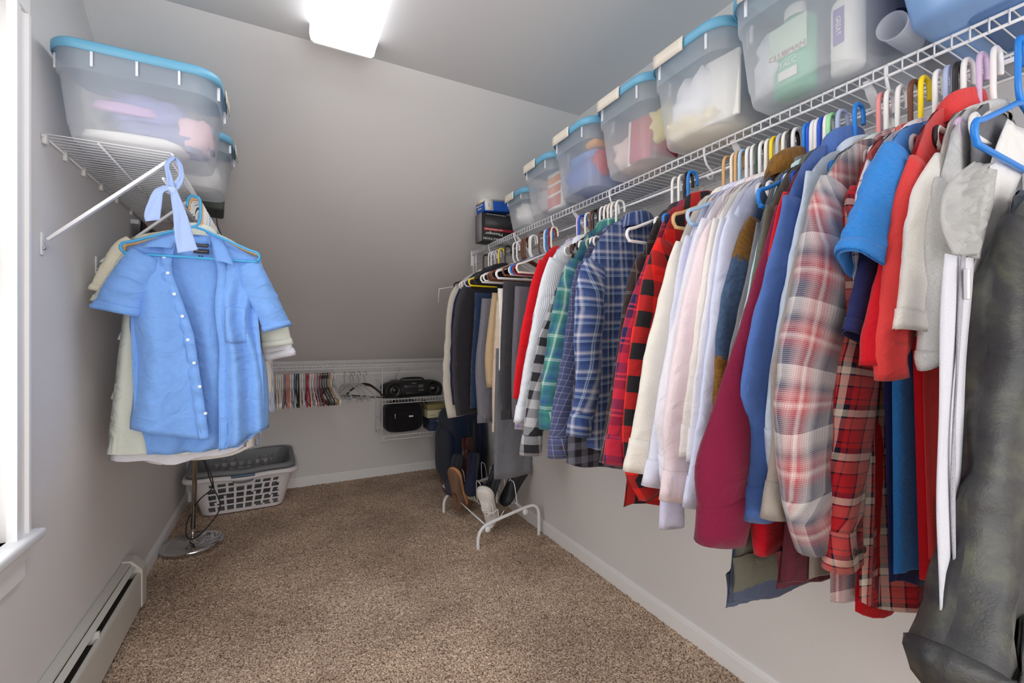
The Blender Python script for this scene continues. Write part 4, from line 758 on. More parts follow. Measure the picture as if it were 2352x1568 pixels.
LEFT_CLOTHES = [
 {'name': 'shirt', 'label': 'ivory short sleeved shirt, its sleeve out at the left of the blue shirt', 'cat': 'shirt', 'm': 'ivory', 'Y': 2.06, 'C': [(-0.376, 1.5968), (-0.4888, 1.5656), (-0.5225, 1.5343), (-0.566, 1.4386), (-0.5902, 1.3688)], 'CR': [(-0.082, 1.5073), (-0.0048, 1.3358), (0.0189, 1.2116)], 'rod': (-0.28, 1.7), 'seed': 60, 'amp': 0.012, 'waves': 4.5, 'kind': 'tee', 'ws': 0.5, 'b': 0.02, 'xh': -0.24, 'zh': 0.84, 'xr': (0.186, -0.1927, 0.15)},
 {'name': 'shirt', 'label': 'pale sage short sleeved shirt just behind the blue shirt', 'cat': 'shirt', 'm': 'sage', 'Y': 2.03, 'C': [(-0.3577, 1.5924), (-0.4697, 1.5338), (-0.4996, 1.4851), (-0.5463, 1.3907), (-0.5771, 1.3292)], 'CR': [(-0.0659, 1.4954), (0.0108, 1.3168), (0.0455, 1.1761)], 'rod': (-0.28, 1.7), 'seed': 61, 'amp': 0.012, 'waves': 4.5, 'kind': 'tee', 'ws': 0.55, 'b': 0.02, 'xh': -0.255, 'zh': 0.8, 'xr': (0.2021, -0.2046, 0.17)},
 {'name': 'shirt', 'label': 'white short sleeved shirt, its sleeve out at the right of the blue shirt', 'cat': 'shirt', 'm': 'white_a', 'Y': 2.1, 'C': [(-0.3701, 1.6059), (-0.4608, 1.5156), (-0.4859, 1.4177), (-0.5045, 1.2579), (-0.5168, 1.1945)], 'CR': [(-0.0744, 1.514), (-0.0049, 1.3385), (0.057, 1.1292)], 'rod': (-0.28, 1.7), 'seed': 62, 'amp': 0.012, 'waves': 4.5, 'kind': 'tee', 'ws': 0.6, 'b': 0.03, 'curve': 0.035, 'xh': -0.27, 'zh': 0.765, 'xr': (0.1936, -0.186, 0.16)},
 {'name': 'shirt', 'label': 'cream shirt with straight side seam behind the sage one', 'cat': 'shirt', 'm': 'cream', 'Y': 2.16, 'C': [(-0.3806, 1.6175), (-0.474, 1.5081), (-0.4998, 1.4075), (-0.5189, 1.2269), (-0.5316, 1.0642), (-0.5591, 0.9764)], 'CR': [(-0.086, 1.5039), (-0.0411, 1.3412), (-0.0346, 1.1566), (-0.0297, 0.9714)], 'rod': (-0.28, 1.7), 'seed': 63, 'amp': 0.012, 'waves': 4.5, 'kind': 'slim', 'ws': 0.9, 'b': 0.02, 'zh': 0.8, 'xr': (0.182, -0.1961, 0.15)},
 {'name': 'shirt', 'label': 'white shirt with low curved tail under the blue shirt', 'cat': 'shirt', 'm': 'white_b', 'Y': 2.22, 'C': [(-0.3771, 1.6307), (-0.4737, 1.5008), (-0.4898, 1.3637), (-0.5005, 1.1602), (-0.5137, 0.9918)], 'CR': [(-0.0884, 1.4936), (-0.0472, 1.307), (-0.0422, 1.1175), (-0.0389, 0.8896)], 'rod': (-0.28, 1.7), 'seed': 64, 'amp': 0.012, 'waves': 4.5, 'kind': 'slim', 'ws': 0.9, 'b': 0.02, 'curve': 0.035, 'xh': -0.26, 'zh': 0.735, 'xr': (0.1796, -0.2064, 0.19)},
 {'name': 'shirt', 'label': 'grey blue striped long sleeved shirt at the back of the left rod', 'cat': 'shirt', 'm': 'grey_blue_stripe', 'Y': 2.3, 'C': [(-0.3907, 1.6462), (-0.4768, 1.5127), (-0.4908, 1.3351), (-0.4978, 0.9824)], 'CR': [(-0.0746, 1.4664), (-0.0403, 1.3111), (-0.0264, 1.055), (-0.0194, 0.867)], 'rod': (-0.28, 1.7), 'seed': 65, 'amp': 0.012, 'waves': 4.5, 'kind': 'slim', 'ws': 0.9, 'b': 0.018, 'zh': 0.72, 'xr': (0.1934, -0.2336, 0.2)},
 {'name': 'shirt', 'label': 'white pin striped shirt near the back of the left rod', 'cat': 'shirt', 'm': 'white_stripe', 'Y': 2.4, 'C': [(-0.3923, 1.6578), (-0.4902, 1.5084), (-0.5048, 1.3412), (-0.5121, 0.9725)], 'CR': [(-0.0956, 1.4566), (-0.069, 1.2745), (-0.06, 1.0293), (-0.0779, 0.7449)], 'rod': (-0.28, 1.7), 'seed': 66, 'amp': 0.012, 'waves': 4.5, 'kind': 'slim', 'ws': 0.9, 'b': 0.018, 'curve': 0.03, 'zh': 0.72, 'xr': (0.1724, -0.2434, 0.16)},
 {'name': 'shirt', 'label': 'pale lilac shirt near the back of the left rod', 'cat': 'shirt', 'm': 'lilac', 'Y': 2.5, 'C': [(-0.4007, 1.6679), (-0.4952, 1.503), (-0.5029, 1.3478), (-0.5106, 0.9617)], 'CR': [(-0.127, 1.4657), (-0.0996, 1.2771), (-0.0904, 1.0232), (-0.1087, 0.7498)], 'rod': (-0.28, 1.7), 'seed': 67, 'amp': 0.012, 'waves': 4.5, 'kind': 'slim', 'ws': 0.9, 'b': 0.018, 'zh': 0.7, 'xr': (0.141, -0.2343, 0.16)},
 {'name': 'shirt', 'label': 'plain white shirt last on the left rod', 'cat': 'shirt', 'm': 'white_c', 'Y': 2.6, 'C': [(-0.4083, 1.6772), (-0.4989, 1.496), (-0.507, 1.3543), (-0.5231, 0.9518)], 'CR': [(-0.1415, 1.4758), (-0.1131, 1.28), (-0.1074, 1.0167), (-0.1226, 0.6889)], 'rod': (-0.28, 1.7), 'seed': 68, 'amp': 0.012, 'waves': 4.5, 'kind': 'slim', 'ws': 0.9, 'b': 0.018, 'zh': 0.68, 'xr': (0.1265, -0.2242, 0.16)},
]
HERO_Y = 1.975
HERO = {'back_l': [(-0.4663, 1.4939), (-0.457, 1.3148), (-0.4546, 1.1647), (-0.4499, 1.0144), (-0.4452, 0.9238), (-0.4214, 0.8612), (-0.4118, 0.7964)], 'back_r': [(-0.067, 1.4922), (-0.0758, 1.3278), (-0.0641, 1.1606), (-0.0553, 0.9926), (-0.0641, 0.859), (-0.1217, 0.8065), (-0.1499, 0.7817)], 'back_bot': 0.7812, 'lf_l': [(-0.4687, 1.4937), (-0.4593, 1.4046), (-0.457, 1.3148), (-0.464, 1.2472), (-0.4546, 1.1647), (-0.4523, 1.0746), (-0.4546, 0.9846), (-0.4593, 0.9249), (-0.4605, 0.8861)], 'lf_r': [(-0.3254, 1.5437), (-0.338, 1.4897), (-0.3393, 1.4352), (-0.3229, 1.3786), (-0.305, 1.32), (-0.2883, 1.2654), (-0.274, 1.2103), (-0.2635, 1.131), (-0.253, 1.0512), (-0.2424, 0.971), (-0.2331, 0.8984), (-0.2264, 0.8369)], 'lf_topr': 1.5437, 'lf_bl': 0.8861, 'lf_br': 0.8369, 'rf_l': [(-0.2224, 1.5475), (-0.2049, 1.4685), (-0.2022, 1.4203), (-0.209, 1.3393), (-0.2062, 1.2588), (-0.1967, 1.162), (-0.1995, 1.0328), (-0.1967, 0.9034), (-0.1981, 0.7904)], 'rf_r': [(-0.0641, 1.4958), (-0.0728, 1.3948), (-0.0931, 1.269), (-0.0699, 1.1774), (-0.0524, 1.1101), (-0.042, 1.0255), (-0.0391, 0.9411), (-0.0391, 0.8533)], 'rf_topl': 1.5475, 'rf_bl': 0.7888, 'rf_br': 0.8533, 'buttons': [(-0.3605, 1.4847), (-0.3493, 1.4284), (-0.3292, 1.3549), (-0.3063, 1.2776), (-0.2896, 1.1945), (-0.2714, 1.1121), (-0.2543, 1.0274), (-0.2371, 0.9307)], 'pocket': (-0.1776, 1.3146, -0.1132, 1.1843), 'sl': [(-0.4511, 1.5103), (-0.4687, 1.4863), (-0.501, 1.4317), (-0.5315, 1.3679), (-0.5549, 1.2998)], 'sr': [(-0.0787, 1.5013), (-0.0597, 1.476), (-0.0227, 1.3974), (0.0105, 1.3205), (0.0396, 1.2491)], 'colL': [(-0.3037, 1.5819), (-0.3203, 1.5505), (-0.3355, 1.5132), (-0.3355, 1.5707), (-0.4034, 1.53), (-0.4154, 1.509)], 'colR': [(-0.2291, 1.5789), (-0.2184, 1.5318), (-0.209, 1.4795), (-0.1913, 1.5699), (-0.1638, 1.5042), (-0.1485, 1.4645)], 'colB': [(-0.3037, 1.5788), (-0.2844, 1.5762), (-0.2451, 1.5772), (-0.2278, 1.5742)], 'tags': [(-0.274, 1.5456, -0.2345, 1.5335, 'TOWNCRAFT'), (-0.2792, 1.5262, -0.2318, 1.5097, 'REGULAR FIT'), (-0.2635, 1.5022, -0.2504, 1.497, 'M')]}
BAG = {'edge': [(1.2208, 1.6075), (1.093, 1.5337), (0.8762, 1.4254), (0.8505, 1.3128), (0.8618, 1.1205), (0.8618, 0.7984)], 'zl': [(0.7893, 1.313), (0.7801, 1.2444), (0.7699, 1.1289), (0.7674, 1.0142), (0.7699, 0.8988), (0.7724, 0.7437)], 'zr': [(0.8743, 1.3204), (0.8684, 1.2474), (0.8481, 1.1246), (0.8311, 1.005), (0.8368, 0.8832), (0.851, 0.7159)], 'pull': (0.8256, 1.2819), 'pl': [(1.0906, 1.5698), (1.015, 1.4716), (0.9798, 1.4051), (0.973, 1.3442), (0.93, 1.2495), (0.8924, 1.1222)], 'pr': [(1.2864, 1.6148), (1.1697, 1.499), (1.0986, 1.4214), (1.0557, 1.3522), (0.9937, 1.2517), (0.93, 1.1201)], 'wl': [(0.8954, 1.4567), (0.8025, 1.4044), (0.7893, 1.3615), (0.8228, 1.3165)], 'wr': [(0.9937, 1.4745), (0.9679, 1.43), (0.9511, 1.3815), (0.9109, 1.3242)]}
for d in RIGHT_CLOTHES: garment(d)
for d in TROUSERS: trousers(d)
for d in LEFT_CLOTHES: garment(d)
HK = [('blue', .2785), ('white', .3082), ('lavender', .3259), ('white', .3448), ('black', .3579), ('periwinkle', .3713), ('white', .3858), ('yellow', .4073), ('brown', .4222), ('white', .4433), ('white', .4638), ('salmon', .4773),
      ('blue', .5203), ('periwinkle', .5519), ('green', .5715), ('white', .5806), ('royal', .5909), ('white', .5994), ('white', .608), ('royal', .6168), ('blue', .6266), ('white', .651), ('black', .6604), ('white', .6743), ('grey', .6884),
      ('yellow', .7051), ('white', .72), ('white', .7352), ('darkgreen', .7459), ('white', .7593), ('white', .7729), ('lightblue', .792), ('tan', .805), ('cream', .8169), ('tan', .8413), ('blue', .9644), ('black', .9792), ('white', 1.0012), ('white', 1.0272),
      ('white', 1.2926), ('white', 1.3218), ('cream', 1.3393), ('white', 1.3622), ('white', 1.3884), ('black', 1.399), ('black', 1.4317), ('brown', 1.4484), ('white', 1.4827), ('royal', 1.5242), ('lavender', 1.5395),
      ('cream', 1.7412), ('maroon', 1.7635), ('blue', 1.7862), ('white', 1.8016), ('brown', 1.8491), ('white', 1.9282), ('white', 1.9455), ('brown', 1.9898), ('brown', 2.008), ('brown', 2.0264), ('white', 2.0737), ('white', 2.1177),
      ('black', 2.2156), ('yellow', 2.298), ('grey', 2.344), ('white', 2.3975), ('white', 2.4343), ('black', 2.5107)]
rng = random.Random(5)
CW = {'blue': 'bright blue', 'royal': 'royal blue', 'green': 'pale green', 'grey': 'pale grey', 'lightblue': 'pale blue', 'darkgreen': 'dark green'}
near = [(d['Y'], d['m'].replace('_', ' ')) for d in RIGHT_CLOTHES+TROUSERS]
seen = {}
for k, (c, y) in enumerate(HK):
    nb = min(near, key=lambda q: abs(q[0]-y))
    w_ = CW.get(c, c)
    key = (c, nb[1]); seen[key] = seen.get(key, 0)+1
    lab = '%s plastic tubular hanger on the right rod above the %s garment' % (w_, nb[1])
    if seen[key] > 1: lab = '%s plastic hanger, %s nearest of those above the %s garment' % (w_, {2: 'second', 3: 'third', 4: 'fourth'}[seen[key]], nb[1])
    hanger(c, lab, (RX, y, RZ), rng.uniform(-.06, .06), 'tubular hangers on the right rod', HM if (y > 1.7 or round(y, 4) in (.2785, .6266, .792, .8413, 1.0272)) else HMN, tilt=rng.uniform(-.015, .015))
# ---------------------------------------------------------------- storage totes
M_lid = mat('blue_lid_plastic', (104, 168, 200), .4, spec=.5)
M_tub = plastic_clear('milky_tub', (244, 247, 252), .46, .18)
M_latch = mat('cream_latch', (222, 214, 200), .4)
M_dark = mat('dark_plastic', (34, 33, 36), .45)
def blob(name, label, cat, m, loc, size, seed, group=None, amp=.25, crisp=2.6, sub=3):
    bm = bmesh.new(); bmesh.ops.create_icosphere(bm, subdivisions=sub, radius=1)
    for v in bm.verts:
        p = v.co.normalized(); q = max(abs(p.x), abs(p.y), abs(p.z)); p = p/(q**.55)
        f = 1+amp*(nz(p.x*crisp+seed, p.y*crisp, p.z*crisp)+.5*abs(nz(p.x*6+seed, p.y*6, p.z*6)))
        v.co = Vector((p.x*size[0]*f, p.y*size[1]*f, max(-size[2]*.92, p.z*size[2]*f)))
    o = bmesh_obj(name, bm, m, loc=loc); return tag(o, label, cat, group)
def tote(label, cx, cy, z0, L, Wd, H, tub=None, lid=None, group='lidded storage totes', rot=0, latch=True, closed=True):
    """long axis along local x, latches on the short ends"""
    tub = tub or M_tub; lid = lid or M_lid
    t = thing('storage_tote', label, 'storage tote', (cx, cy, z0), rot, group)
    bm = bmesh.new(); R = []; hx, hy = L/2, Wd/2
    for z, k, r in ((.0, .80, .05), (.004, .815, .055), (.012, .83, .06), (.035, .85, .062), (.040, .862, .062), (H*.72, .925, .06), (H*.73, .955, .062), (H*.74, .962, .064), (H-.012, .965, .064), (H-.011, .985, .066), (H-.004, .99, .066)):
        R.append(rrect(hx*k-(1-k)*.0, hy*k+(hx-hy)*0, r*min(1, Wd/.29), z, 5))
    loft(bm, R, cap0=True); bmesh_obj('tub', bm, tub, t)
    Mr = mat('rib_plastic', (222, 224, 232), .3)
    for x in (-.5, 0, .5):
        for s in (-1, 1):
            bmesh_obj('rib', bbox(x*hx-.003, s*hy*.955-.002, H*.78, x*hx+.003, s*hy*.985+.002*s, H-.012, 0), Mr, t, smooth=False)
    for y in (-.6, .6):
        for s in (-1, 1): bmesh_obj('rib', bbox(s*hx*.955-.001, y*hy-.003, H*.78, s*hx*.985+.001, y*hy+.003, H-.012, 0), Mr, t, smooth=False)
    bm = bmesh.new(); R = []
    for z, k in ((H-.012, 1.0), (H-.012, 1.012), (H+.012, 1.012), (H+.018, .995), (H+.018, .90), (H+.006, .86), (H+.006, .80), (H+.010, .78)):
        R.append(rrect(hx*k, hy-(hx-hx*k), .068*min(1, Wd/.29), z, 6))
    loft(bm, R, cap1=True); bmesh_obj('lid', bm, lid, t)
    if latch:
        for s in (-1, 1):
            bm = bmesh.new(); pr = [(1.010, H+.017), (1.024, H+.014), (1.030, H-.004), (1.028, H-.024), (1.018, H-.024), (1.02, H-.006), (1.010, H+.010)]
            rings = []
            for y in [(-.12+.80*i/8) for i in range(9)]:
                bend = .004
                rings.append([(s*(hx*a+bend), y*hy, z+.002) for a, z in pr])
            loft(bm, rings, cap0=True, cap1=True); bmesh.ops.recalc_face_normals(bm, faces=bm.faces[:])
            bmesh_obj('latch', bm, M_latch, t)
    return t
TZ = SZ+.003
tote('large clear tote with blue lid at the near end of the left shelf', -.378, 1.842, TZ, .41, .295, .248)
tote('clear tote with blue lid behind the big one on the left shelf', -.372, 2.20, TZ, .40, .27, .20)
YT = [(2.09, .25, .165, 'small low clear tote with blue lid beside the massager box', .34), (1.80, .28, .225, 'clear tote with blue lid holding an orange striped book', .38), (1.487, .29, .235, 'clear tote with blue lid full of bright blue cloth', .41),
      (1.19, .29, .245, 'clear tote with blue lid holding a crimson folder and yellow bag', .41), (.912, .275, .245, 'clear tote with blue lid holding white papers', .42), (.618, .295, .25, 'clear tote with blue lid holding a green talc bottle', .43)]
for y, wd, h, lab, L_ in YT: tote(lab, 1.43-L_/2, y, TZ, L_, wd, h)
# opaque light blue bin, no lid visible
t = thing('storage_bin', 'opaque light blue plastic bin nearest the viewer on the right shelf', 'storage bin', (1.225, .245, TZ))
M_bin = mat('light_blue_bin', (136, 176, 226), .35, spec=.5)
bm = bmesh.new(); R = []
for z, kx, ky, r in ((0, .150, .145, .045), (.003, .165, .160, .05), (.014, .176, .172, .055), (.20, .205, .20, .06), (.27, .212, .207, .06), (.272, .225, .22, .065), (.285, .225, .22, .065), (.285, .212, .207, .06), (.02, .172, .168, .05)):
    R.append(rrect(kx, ky, r, z, 6))
loft(bm, R, cap0=True, cap1=True); bmesh_obj('tub', bm, M_bin, t)
bm = bmesh.new(); loft(bm, [rrect(.110, .105, .03, -.0012, 5), rrect(.110, .105, .03, .002, 5)], cap0=True, cap1=True); bmesh_obj('base_panel', bm, mat('blue_bin_base', (112, 150, 204), .5), t)

# contents of the totes
MW = mat('white_paper', (238, 236, 230), .7)
MY = mat('yellow_plastic_bag', (238, 226, 158), .5); MPK = mat('crimson_card', (178, 40, 66), .6)
def block(name, label, cat, m, c, s, rot=(0, 0, 0), r=.003):
    o = bmesh_obj(name, bbox(-s[0]/2, -s[1]/2, -s[2]/2, s[0]/2, s[1]/2, s[2]/2, r), m, loc=c); o.rotation_euler = rot; return tag(o, label, cat)
zb = TZ+.012
# left big tote
blob('plastic_bag', 'folded periwinkle plastic bag inside the big left tote', 'bag', mat('periwinkle_bag', (140, 150, 204), .3), (-.37, 1.85, zb+.115), (.10, .08, .055), 1)
blob('plastic_bag', 'slate blue bag lying under others inside the big left tote', 'bag', mat('slate_bag', (120, 132, 178), .4), (-.33, 1.84, zb+.05), (.12, .08, .035), 2)
blob('hair_band', 'lilac and yellow band inside the big left tote', 'band', mat('lilac_band', (206, 170, 214), .5), (-.42, 1.77, zb+.105), (.075, .012, .016), 3)
blob('cloth_bundle', 'pink and white bundle at the right end inside the big left tote', 'bundle', mat('pale_pink_stuff', (226, 190, 198), .7), (-.25, 1.82, zb+.07), (.045, .06, .05), 4)
blob('paper_stack', 'white papers flat on the floor of the big left tote', 'papers', MW, (-.40, 1.83, zb+.015), (.13, .09, .015), 5, amp=.08)
blob('cloth_bundle', 'white cloth bundle inside the rear left tote', 'bundle', MW, (-.36, 2.20, zb+.06), (.13, .08, .055), 6)
# small tote
blob('cloth_bundle', 'white wrapped bundle inside the small low tote', 'bundle', MW, (1.20, 2.07, zb+.06), (.08, .07, .045), 7)
# orange book tote
block('book', 'white and orange striped book standing inside a clear tote', 'book', MW, (1.145, 1.755, zb+.09), (.02, .13, .17))
for k, (z, h, c) in enumerate(((.035, .05, (196, 70, 44)), (.09, .035, (226, 120, 60)), (.135, .03, (236, 150, 80)))):
    o = bmesh_obj('cover_stripe', bbox(-.0112, -.045, -h/2, -.0100, .0655, h/2, 0), mat('book_orange%d' % k, c, .6), bpy.data.objects['book'], (0, -.0, z-.09+.005), smooth=False)
blob('cloth_bundle', 'grey translucent bundle beside the striped book', 'bundle', mat('grey_stuff', (170, 174, 180), .5), (1.20, 1.86, zb+.07), (.08, .05, .06), 9)
# blue cloth tote
blob('cloth_bundle', 'medium blue folded cloth low inside a clear tote', 'bundle', mat('blue_cloth1', (64, 104, 176), .8), (1.17, 1.48, zb+.055), (.11, .11, .055), 10)
blob('cloth_bundle', 'bright sky blue folded cloth on top of the blue heap in the tote', 'bundle', mat('blue_cloth2', (84, 146, 216), .8), (1.17, 1.47, zb+.125), (.10, .10, .022), 11)
blob('cloth_bundle', 'red cloth tucked at the near side of the blue cloth tote', 'bundle', mat('red_cloth3', (196, 54, 72), .8), (1.13, 1.40, zb+.085), (.05, .035, .055), 12)
blob('cloth_bundle', 'orange cloth at the near top of the blue cloth tote', 'bundle', mat('orange_cloth', (232, 160, 70), .8), (1.10, 1.40, zb+.155), (.04, .035, .014), 13)
blob('cloth_bundle', 'purple cloth at the top of the blue cloth tote', 'bundle', mat('purple_cloth', (104, 74, 130), .8), (1.24, 1.42, zb+.17), (.08, .06, .02), 14)
# crimson tote
block('folder', 'crimson folder standing inside a clear tote', 'folder', MPK, (1.10, 1.16, zb+.085), (.012, .085, .15), (0, .08, .2))
block('folder', 'dark crimson folder slumped near the yellow bag in a clear tote', 'folder', mat('dark_crimson', (140, 40, 60), .6), (1.15, 1.09, zb+.05), (.05, .08, .07), (.3, .3, .4))
block('paper_sheet', 'white sheet beside the crimson folder in the tote', 'paper', MW, (1.096, 1.212, zb+.085), (.004, .014, .16), (0, .05, .1), r=.001)
blob('plastic_bag', 'yellow crumpled plastic bag inside the crimson folder tote', 'bag', MY, (1.20, 1.10, zb+.11), (.09, .055, .07), 15, amp=.35)
blob('cloth_bundle', 'peach beige bundle at the far side of the crimson folder tote', 'bundle', mat('peach_stuff', (230, 208, 196), .8), (1.20, 1.26, zb+.07), (.11, .05, .06), 16)
# white papers tote
block('paper_stack', 'tall white printed papers standing at the near side of a clear tote', 'papers', MW, (1.09, .835, zb+.095), (.012, .10, .18), (0, .03, .12))
blob('plastic_bag', 'crumpled white plastic bag inside the white papers tote', 'bag', mat('white_bag', (236, 236, 238), .4), (1.14, .93, zb+.10), (.08, .07, .075), 17, amp=.4)
blob('cloth_bundle', 'cream crumpled cloth low in the white papers tote', 'bundle', mat('cream_stuff', (238, 226, 196), .8), (1.15, .93, zb+.03), (.10, .09, .03), 18, amp=.35)
# talc tote: green bottle, white tube
def bottle(label, m, c, r, h, cap, rot=(0, 0, 0), sy=.6):
    t = thing('bottle', label, 'bottle', c, rot=rot)
    bm = bmesh.new(); lathe(bm, [(0, 0), (r*.92, 0), (r, .006), (r, h*.72), (r*.93, h*.80), (r*.5, h*.86), (r*.42, h*.88)], 20)
    for v in bm.verts: v.co.x *= sy
    bmesh_obj('bottle_body', bm, m, t)
    bm = bmesh.new(); lathe(bm, [(r*.48, h*.86), (r*.50, h*.87), (r*.50, h*.97), (r*.42, h), (0, h)], 20)
    for v in bm.verts: v.co.x *= sy+.15
    bmesh_obj('cap', bm, cap, t); return t
Mg = mat('green_bottle', (128, 200, 166), .4)
t = bottle('green and white talc bottle inside the nearest clear tote', Mg, (1.12, .655, zb), .050, .215, MW)
M_letter = mat('grey_print', (120, 110, 116), .6)
bm = bbox(-.034, -.045, .085, -.030, .045, .165, .002); bmesh_obj('label_panel', bm, mat('pale_green_label', (206, 226, 206), .6), t)
lettering('CLUBMAN', .019, mat('pinkish_print', (190, 130, 150), .6), t, (-.0352, 0, .092), (PI/2, 0, -PI/2)); lettering('TALC', .017, MW, t, (-.0312, 0, .066), (PI/2, 0, -PI/2))
bm = bbox(-.0335, -.022, .030, -.030, .022, .052, .001); bmesh_obj('label_patch', bm, MW, t)
t = bottle('white cosmetic bottle with a purple strip inside the nearest clear tote', MW, (1.13, .545, zb), .034, .20, MW)
bm = bbox(-.0225, -.002, .06, -.0195, .020, .14, .001); bmesh_obj('label_strip', bm, mat('purple_strip', (120, 90, 170), .6), t)
lettering('GREAT', .014, MW, t, (-.0230, .009, .10), (PI/2, PI/2, -PI/2))
blob('plastic_bag', 'glossy clear wrapped cloth bag beside the green talc bottle', 'bag', mat('white_bag2', (226, 226, 230), .25), (1.18, .70, zb+.10), (.08, .06, .08), 19, amp=.35)
blob('cloth_bundle', 'dark purple cloth in the near half of the nearest tote', 'bundle', mat('dark_purple', (66, 58, 92), .8), (1.25, .53, zb+.14), (.10, .045, .055), 20)
# clear plastic cup lying at the shelf front
t = thing('plastic_cup', 'clear plastic cup lying on its side at the shelf edge by the blue bin', 'cup', (1.175, .445, TZ+.027), rot=(0, -PI/2-.03, .08)); t.scale = (.92, .92, 1.1)
bm = bmesh.new(); lathe(bm, [(.020, 0.005), (.021, 0), (.026, .10), (.028, .102), (.0275, .106), (.0255, .103), (.0205, .006), (0, .006)], 24); bmesh_obj('cup_wall', bm, plastic_clear('clear_cup', (240, 242, 248), .32, .1), t)

# boxes at the far end of the right shelf
Mk = mat('black_carton', (40, 38, 40), .5)
t = thing('massager_box', 'black carton with upside down white Massager lettering at the far end of the right shelf', 'box', (1.205, 2.53, TZ))
bmesh_obj('carton', bbox(-.125, -.05, 0, .125, .05, .175, .003), Mk, t)
bmesh_obj('end_panel', bbox(-.1262, -.048, .002, -.1252, .048, .173, 0), mat('grey_photo_panel', (132, 130, 130), .6), t)
bmesh_obj('photo_panel', bbox(-.105, -.0512, .085, .125, -.0502, .160, 0), mat('dark_photo', (60, 58, 60), .4), t)
bmesh_obj('red_band', bbox(-.11, -.0514, .068, .125, -.0502, .084, 0), mat('red_band', (190, 50, 60), .5), t)
rt = (PI/2, PI, 0)
lettering('with infrared heat', .014, MW, t, (-.045, -.0518, .076), rt, 1.2); lettering('Massager', .024, MW, t, (-.045, -.0518, .050), rt, 1.35); lettering('QUADACTION', .019, MW, t, (-.030, -.0518, .020), rt, 1.35)
lettering('Professional Massage Technology', .008, MW, t, (-.03, -.0518, .167), rt, 1.2)
t = thing('glove_box', 'blue and white carton of exam gloves on top of the black massager box', 'box', (1.085, 2.51, TZ+.178), rot=(0, -.10, .05))
bmesh_obj('carton', bbox(0, -.055, 0, .20, .055, .072, .002), mat('glove_blue', (30, 90, 190), .5), t)
bmesh_obj('top_panel', bbox(-.0008, -.055, .058, .20, .055, .0728, 0), MW, t)
bmesh_obj('yellow_band', bbox(-.0014, -.055, .053, -.0004, .055, .059, 0), mat('yellow_band', (240, 214, 70), .5), t)
bmesh_obj('side_panel', bbox(.004, -.0562, .002, .06, -.0552, .070, 0), MW, t)
lettering('Nitrile Exam\nGloves', .018, MW, t, (-.0016, .006, .032), (PI/2, 0, -PI/2), 1.0)
lettering('SIZE', .012, M_letter, t, (.03, -.0566, .035), (PI/2, PI/2, 0), 1.0)
# odds on the left shelf rear
block('folded_case', 'dark green folded case hanging over the far end of the left shelf', 'case', mat('dark_green_case', (74, 80, 74), .7), (-.30, 2.52, TZ+.045), (.13, .20, .085), (0, .04, .1), .01)
o = bmesh_obj('cord_loop', tube(bmesh.new(), spline([(-.262, 2.46, TZ+.02), (-.255, 2.44, 1.72), (-.235, 2.42, 1.66), (-.232, 2.43, 1.60), (-.245, 2.44, 1.63), (-.258, 2.45, 1.70)], 5), .0022, 6), M_dark); tag(o, 'thin black cord loop dangling from the far end of the left shelf', 'cord')

# ---------------------------------------------------------------- back wall: empty hangers
BH = 'white white white tan white white white cream mauve salmon salmon cream white teal black black cream white lightblue red red white white pink mauve maroon black darkgreen black gold white white'.split()
rng = random.Random(11); cnt = {}
ORD = ['', 'second ', 'third ', 'fourth ', 'fifth ', 'sixth ', 'seventh ', 'eighth ', 'ninth ', 'tenth ', 'eleventh ', 'twelfth ', 'thirteenth ', 'fourteenth ']
for i, c in enumerate(BH):
    x = -.075+i*.0132; cnt[c] = cnt.get(c, 0)+1
    f = max(0, i-20)*.012
    o = hanger(c, '%s%s plastic hanger from the left among the empty ones on the low rear rod' % (ORD[cnt[c]-1], CW.get(c, c)), (x+f*.3, YB-.283, .920), PI/2+rng.uniform(-.05, .05)+f*1.2, 'empty plastic hangers on the low rear rod')
    o.rotation_euler = (rng.uniform(-.02, .02), 0, -PI/2+rng.uniform(-.05, .05)+f*1.3)
M_acr = plastic_clear('clear_acrylic', (226, 228, 230), .5, .08); M_steel = mat('steel_wire', (120, 118, 116), .3, 1)
MATS['dark_wood'] = mat('dark_wood', (62, 42, 36), .4)
def suit_hanger(label, loc, rz, m, wood=False, clips=True):
    t = thing('suit_hanger', label, 'hanger', loc, rz, 'suit and skirt hangers on the low rear rod')
    bm = bmesh.new(); tube(bm, spline([(.016, 0, -.02), (.017, 0, 0), (.008, 0, .012), (-.006, 0, .012), (-.017, 0, 0), (-.014, 0, -.022), (-.003, 0, -.05), (0, 0, -.075)], 5), .0018, 6); bmesh_obj('hook', bm, M_steel, t)
    bm = bmesh.new(); pts = spline([(-.20, 0, -.175), (-.15, 0, -.135), (-.07, 0, -.090), (0, 0, -.078), (.07, 0, -.090), (.15, 0, -.135), (.20, 0, -.175)], 4)
    rings = []
    for p in pts:
        wq = .010+.014*(1-abs(p.x)/.2); th = .006+.010*(abs(p.x)/.2)*(1 if wood else .4)
        rings.append([(p.x, -th*.5, p.z-wq), (p.x, th*.5, p.z-wq), (p.x, th*.5, p.z), (p.x, -th*.5, p.z)])
    loft(bm, rings, cap0=True, cap1=True); bevel(bm, .0012, 1); bmesh_obj('shoulder_bar', bm, m, t)
    bm = bmesh.new(); tube(bm, [(-.19, 0, -.185), (.19, 0, -.185)], .004 if wood else .0022, 8); bmesh_obj('trouser_bar', bm, m if wood else M_steel, t)
    if clips:
        for x in (-.12, .12):
            bm = bbox(x-.012, -.008, -.215, x+.012, .008, -.175, .003); bmesh_obj('clip', bm, M_acr, t)
    return t
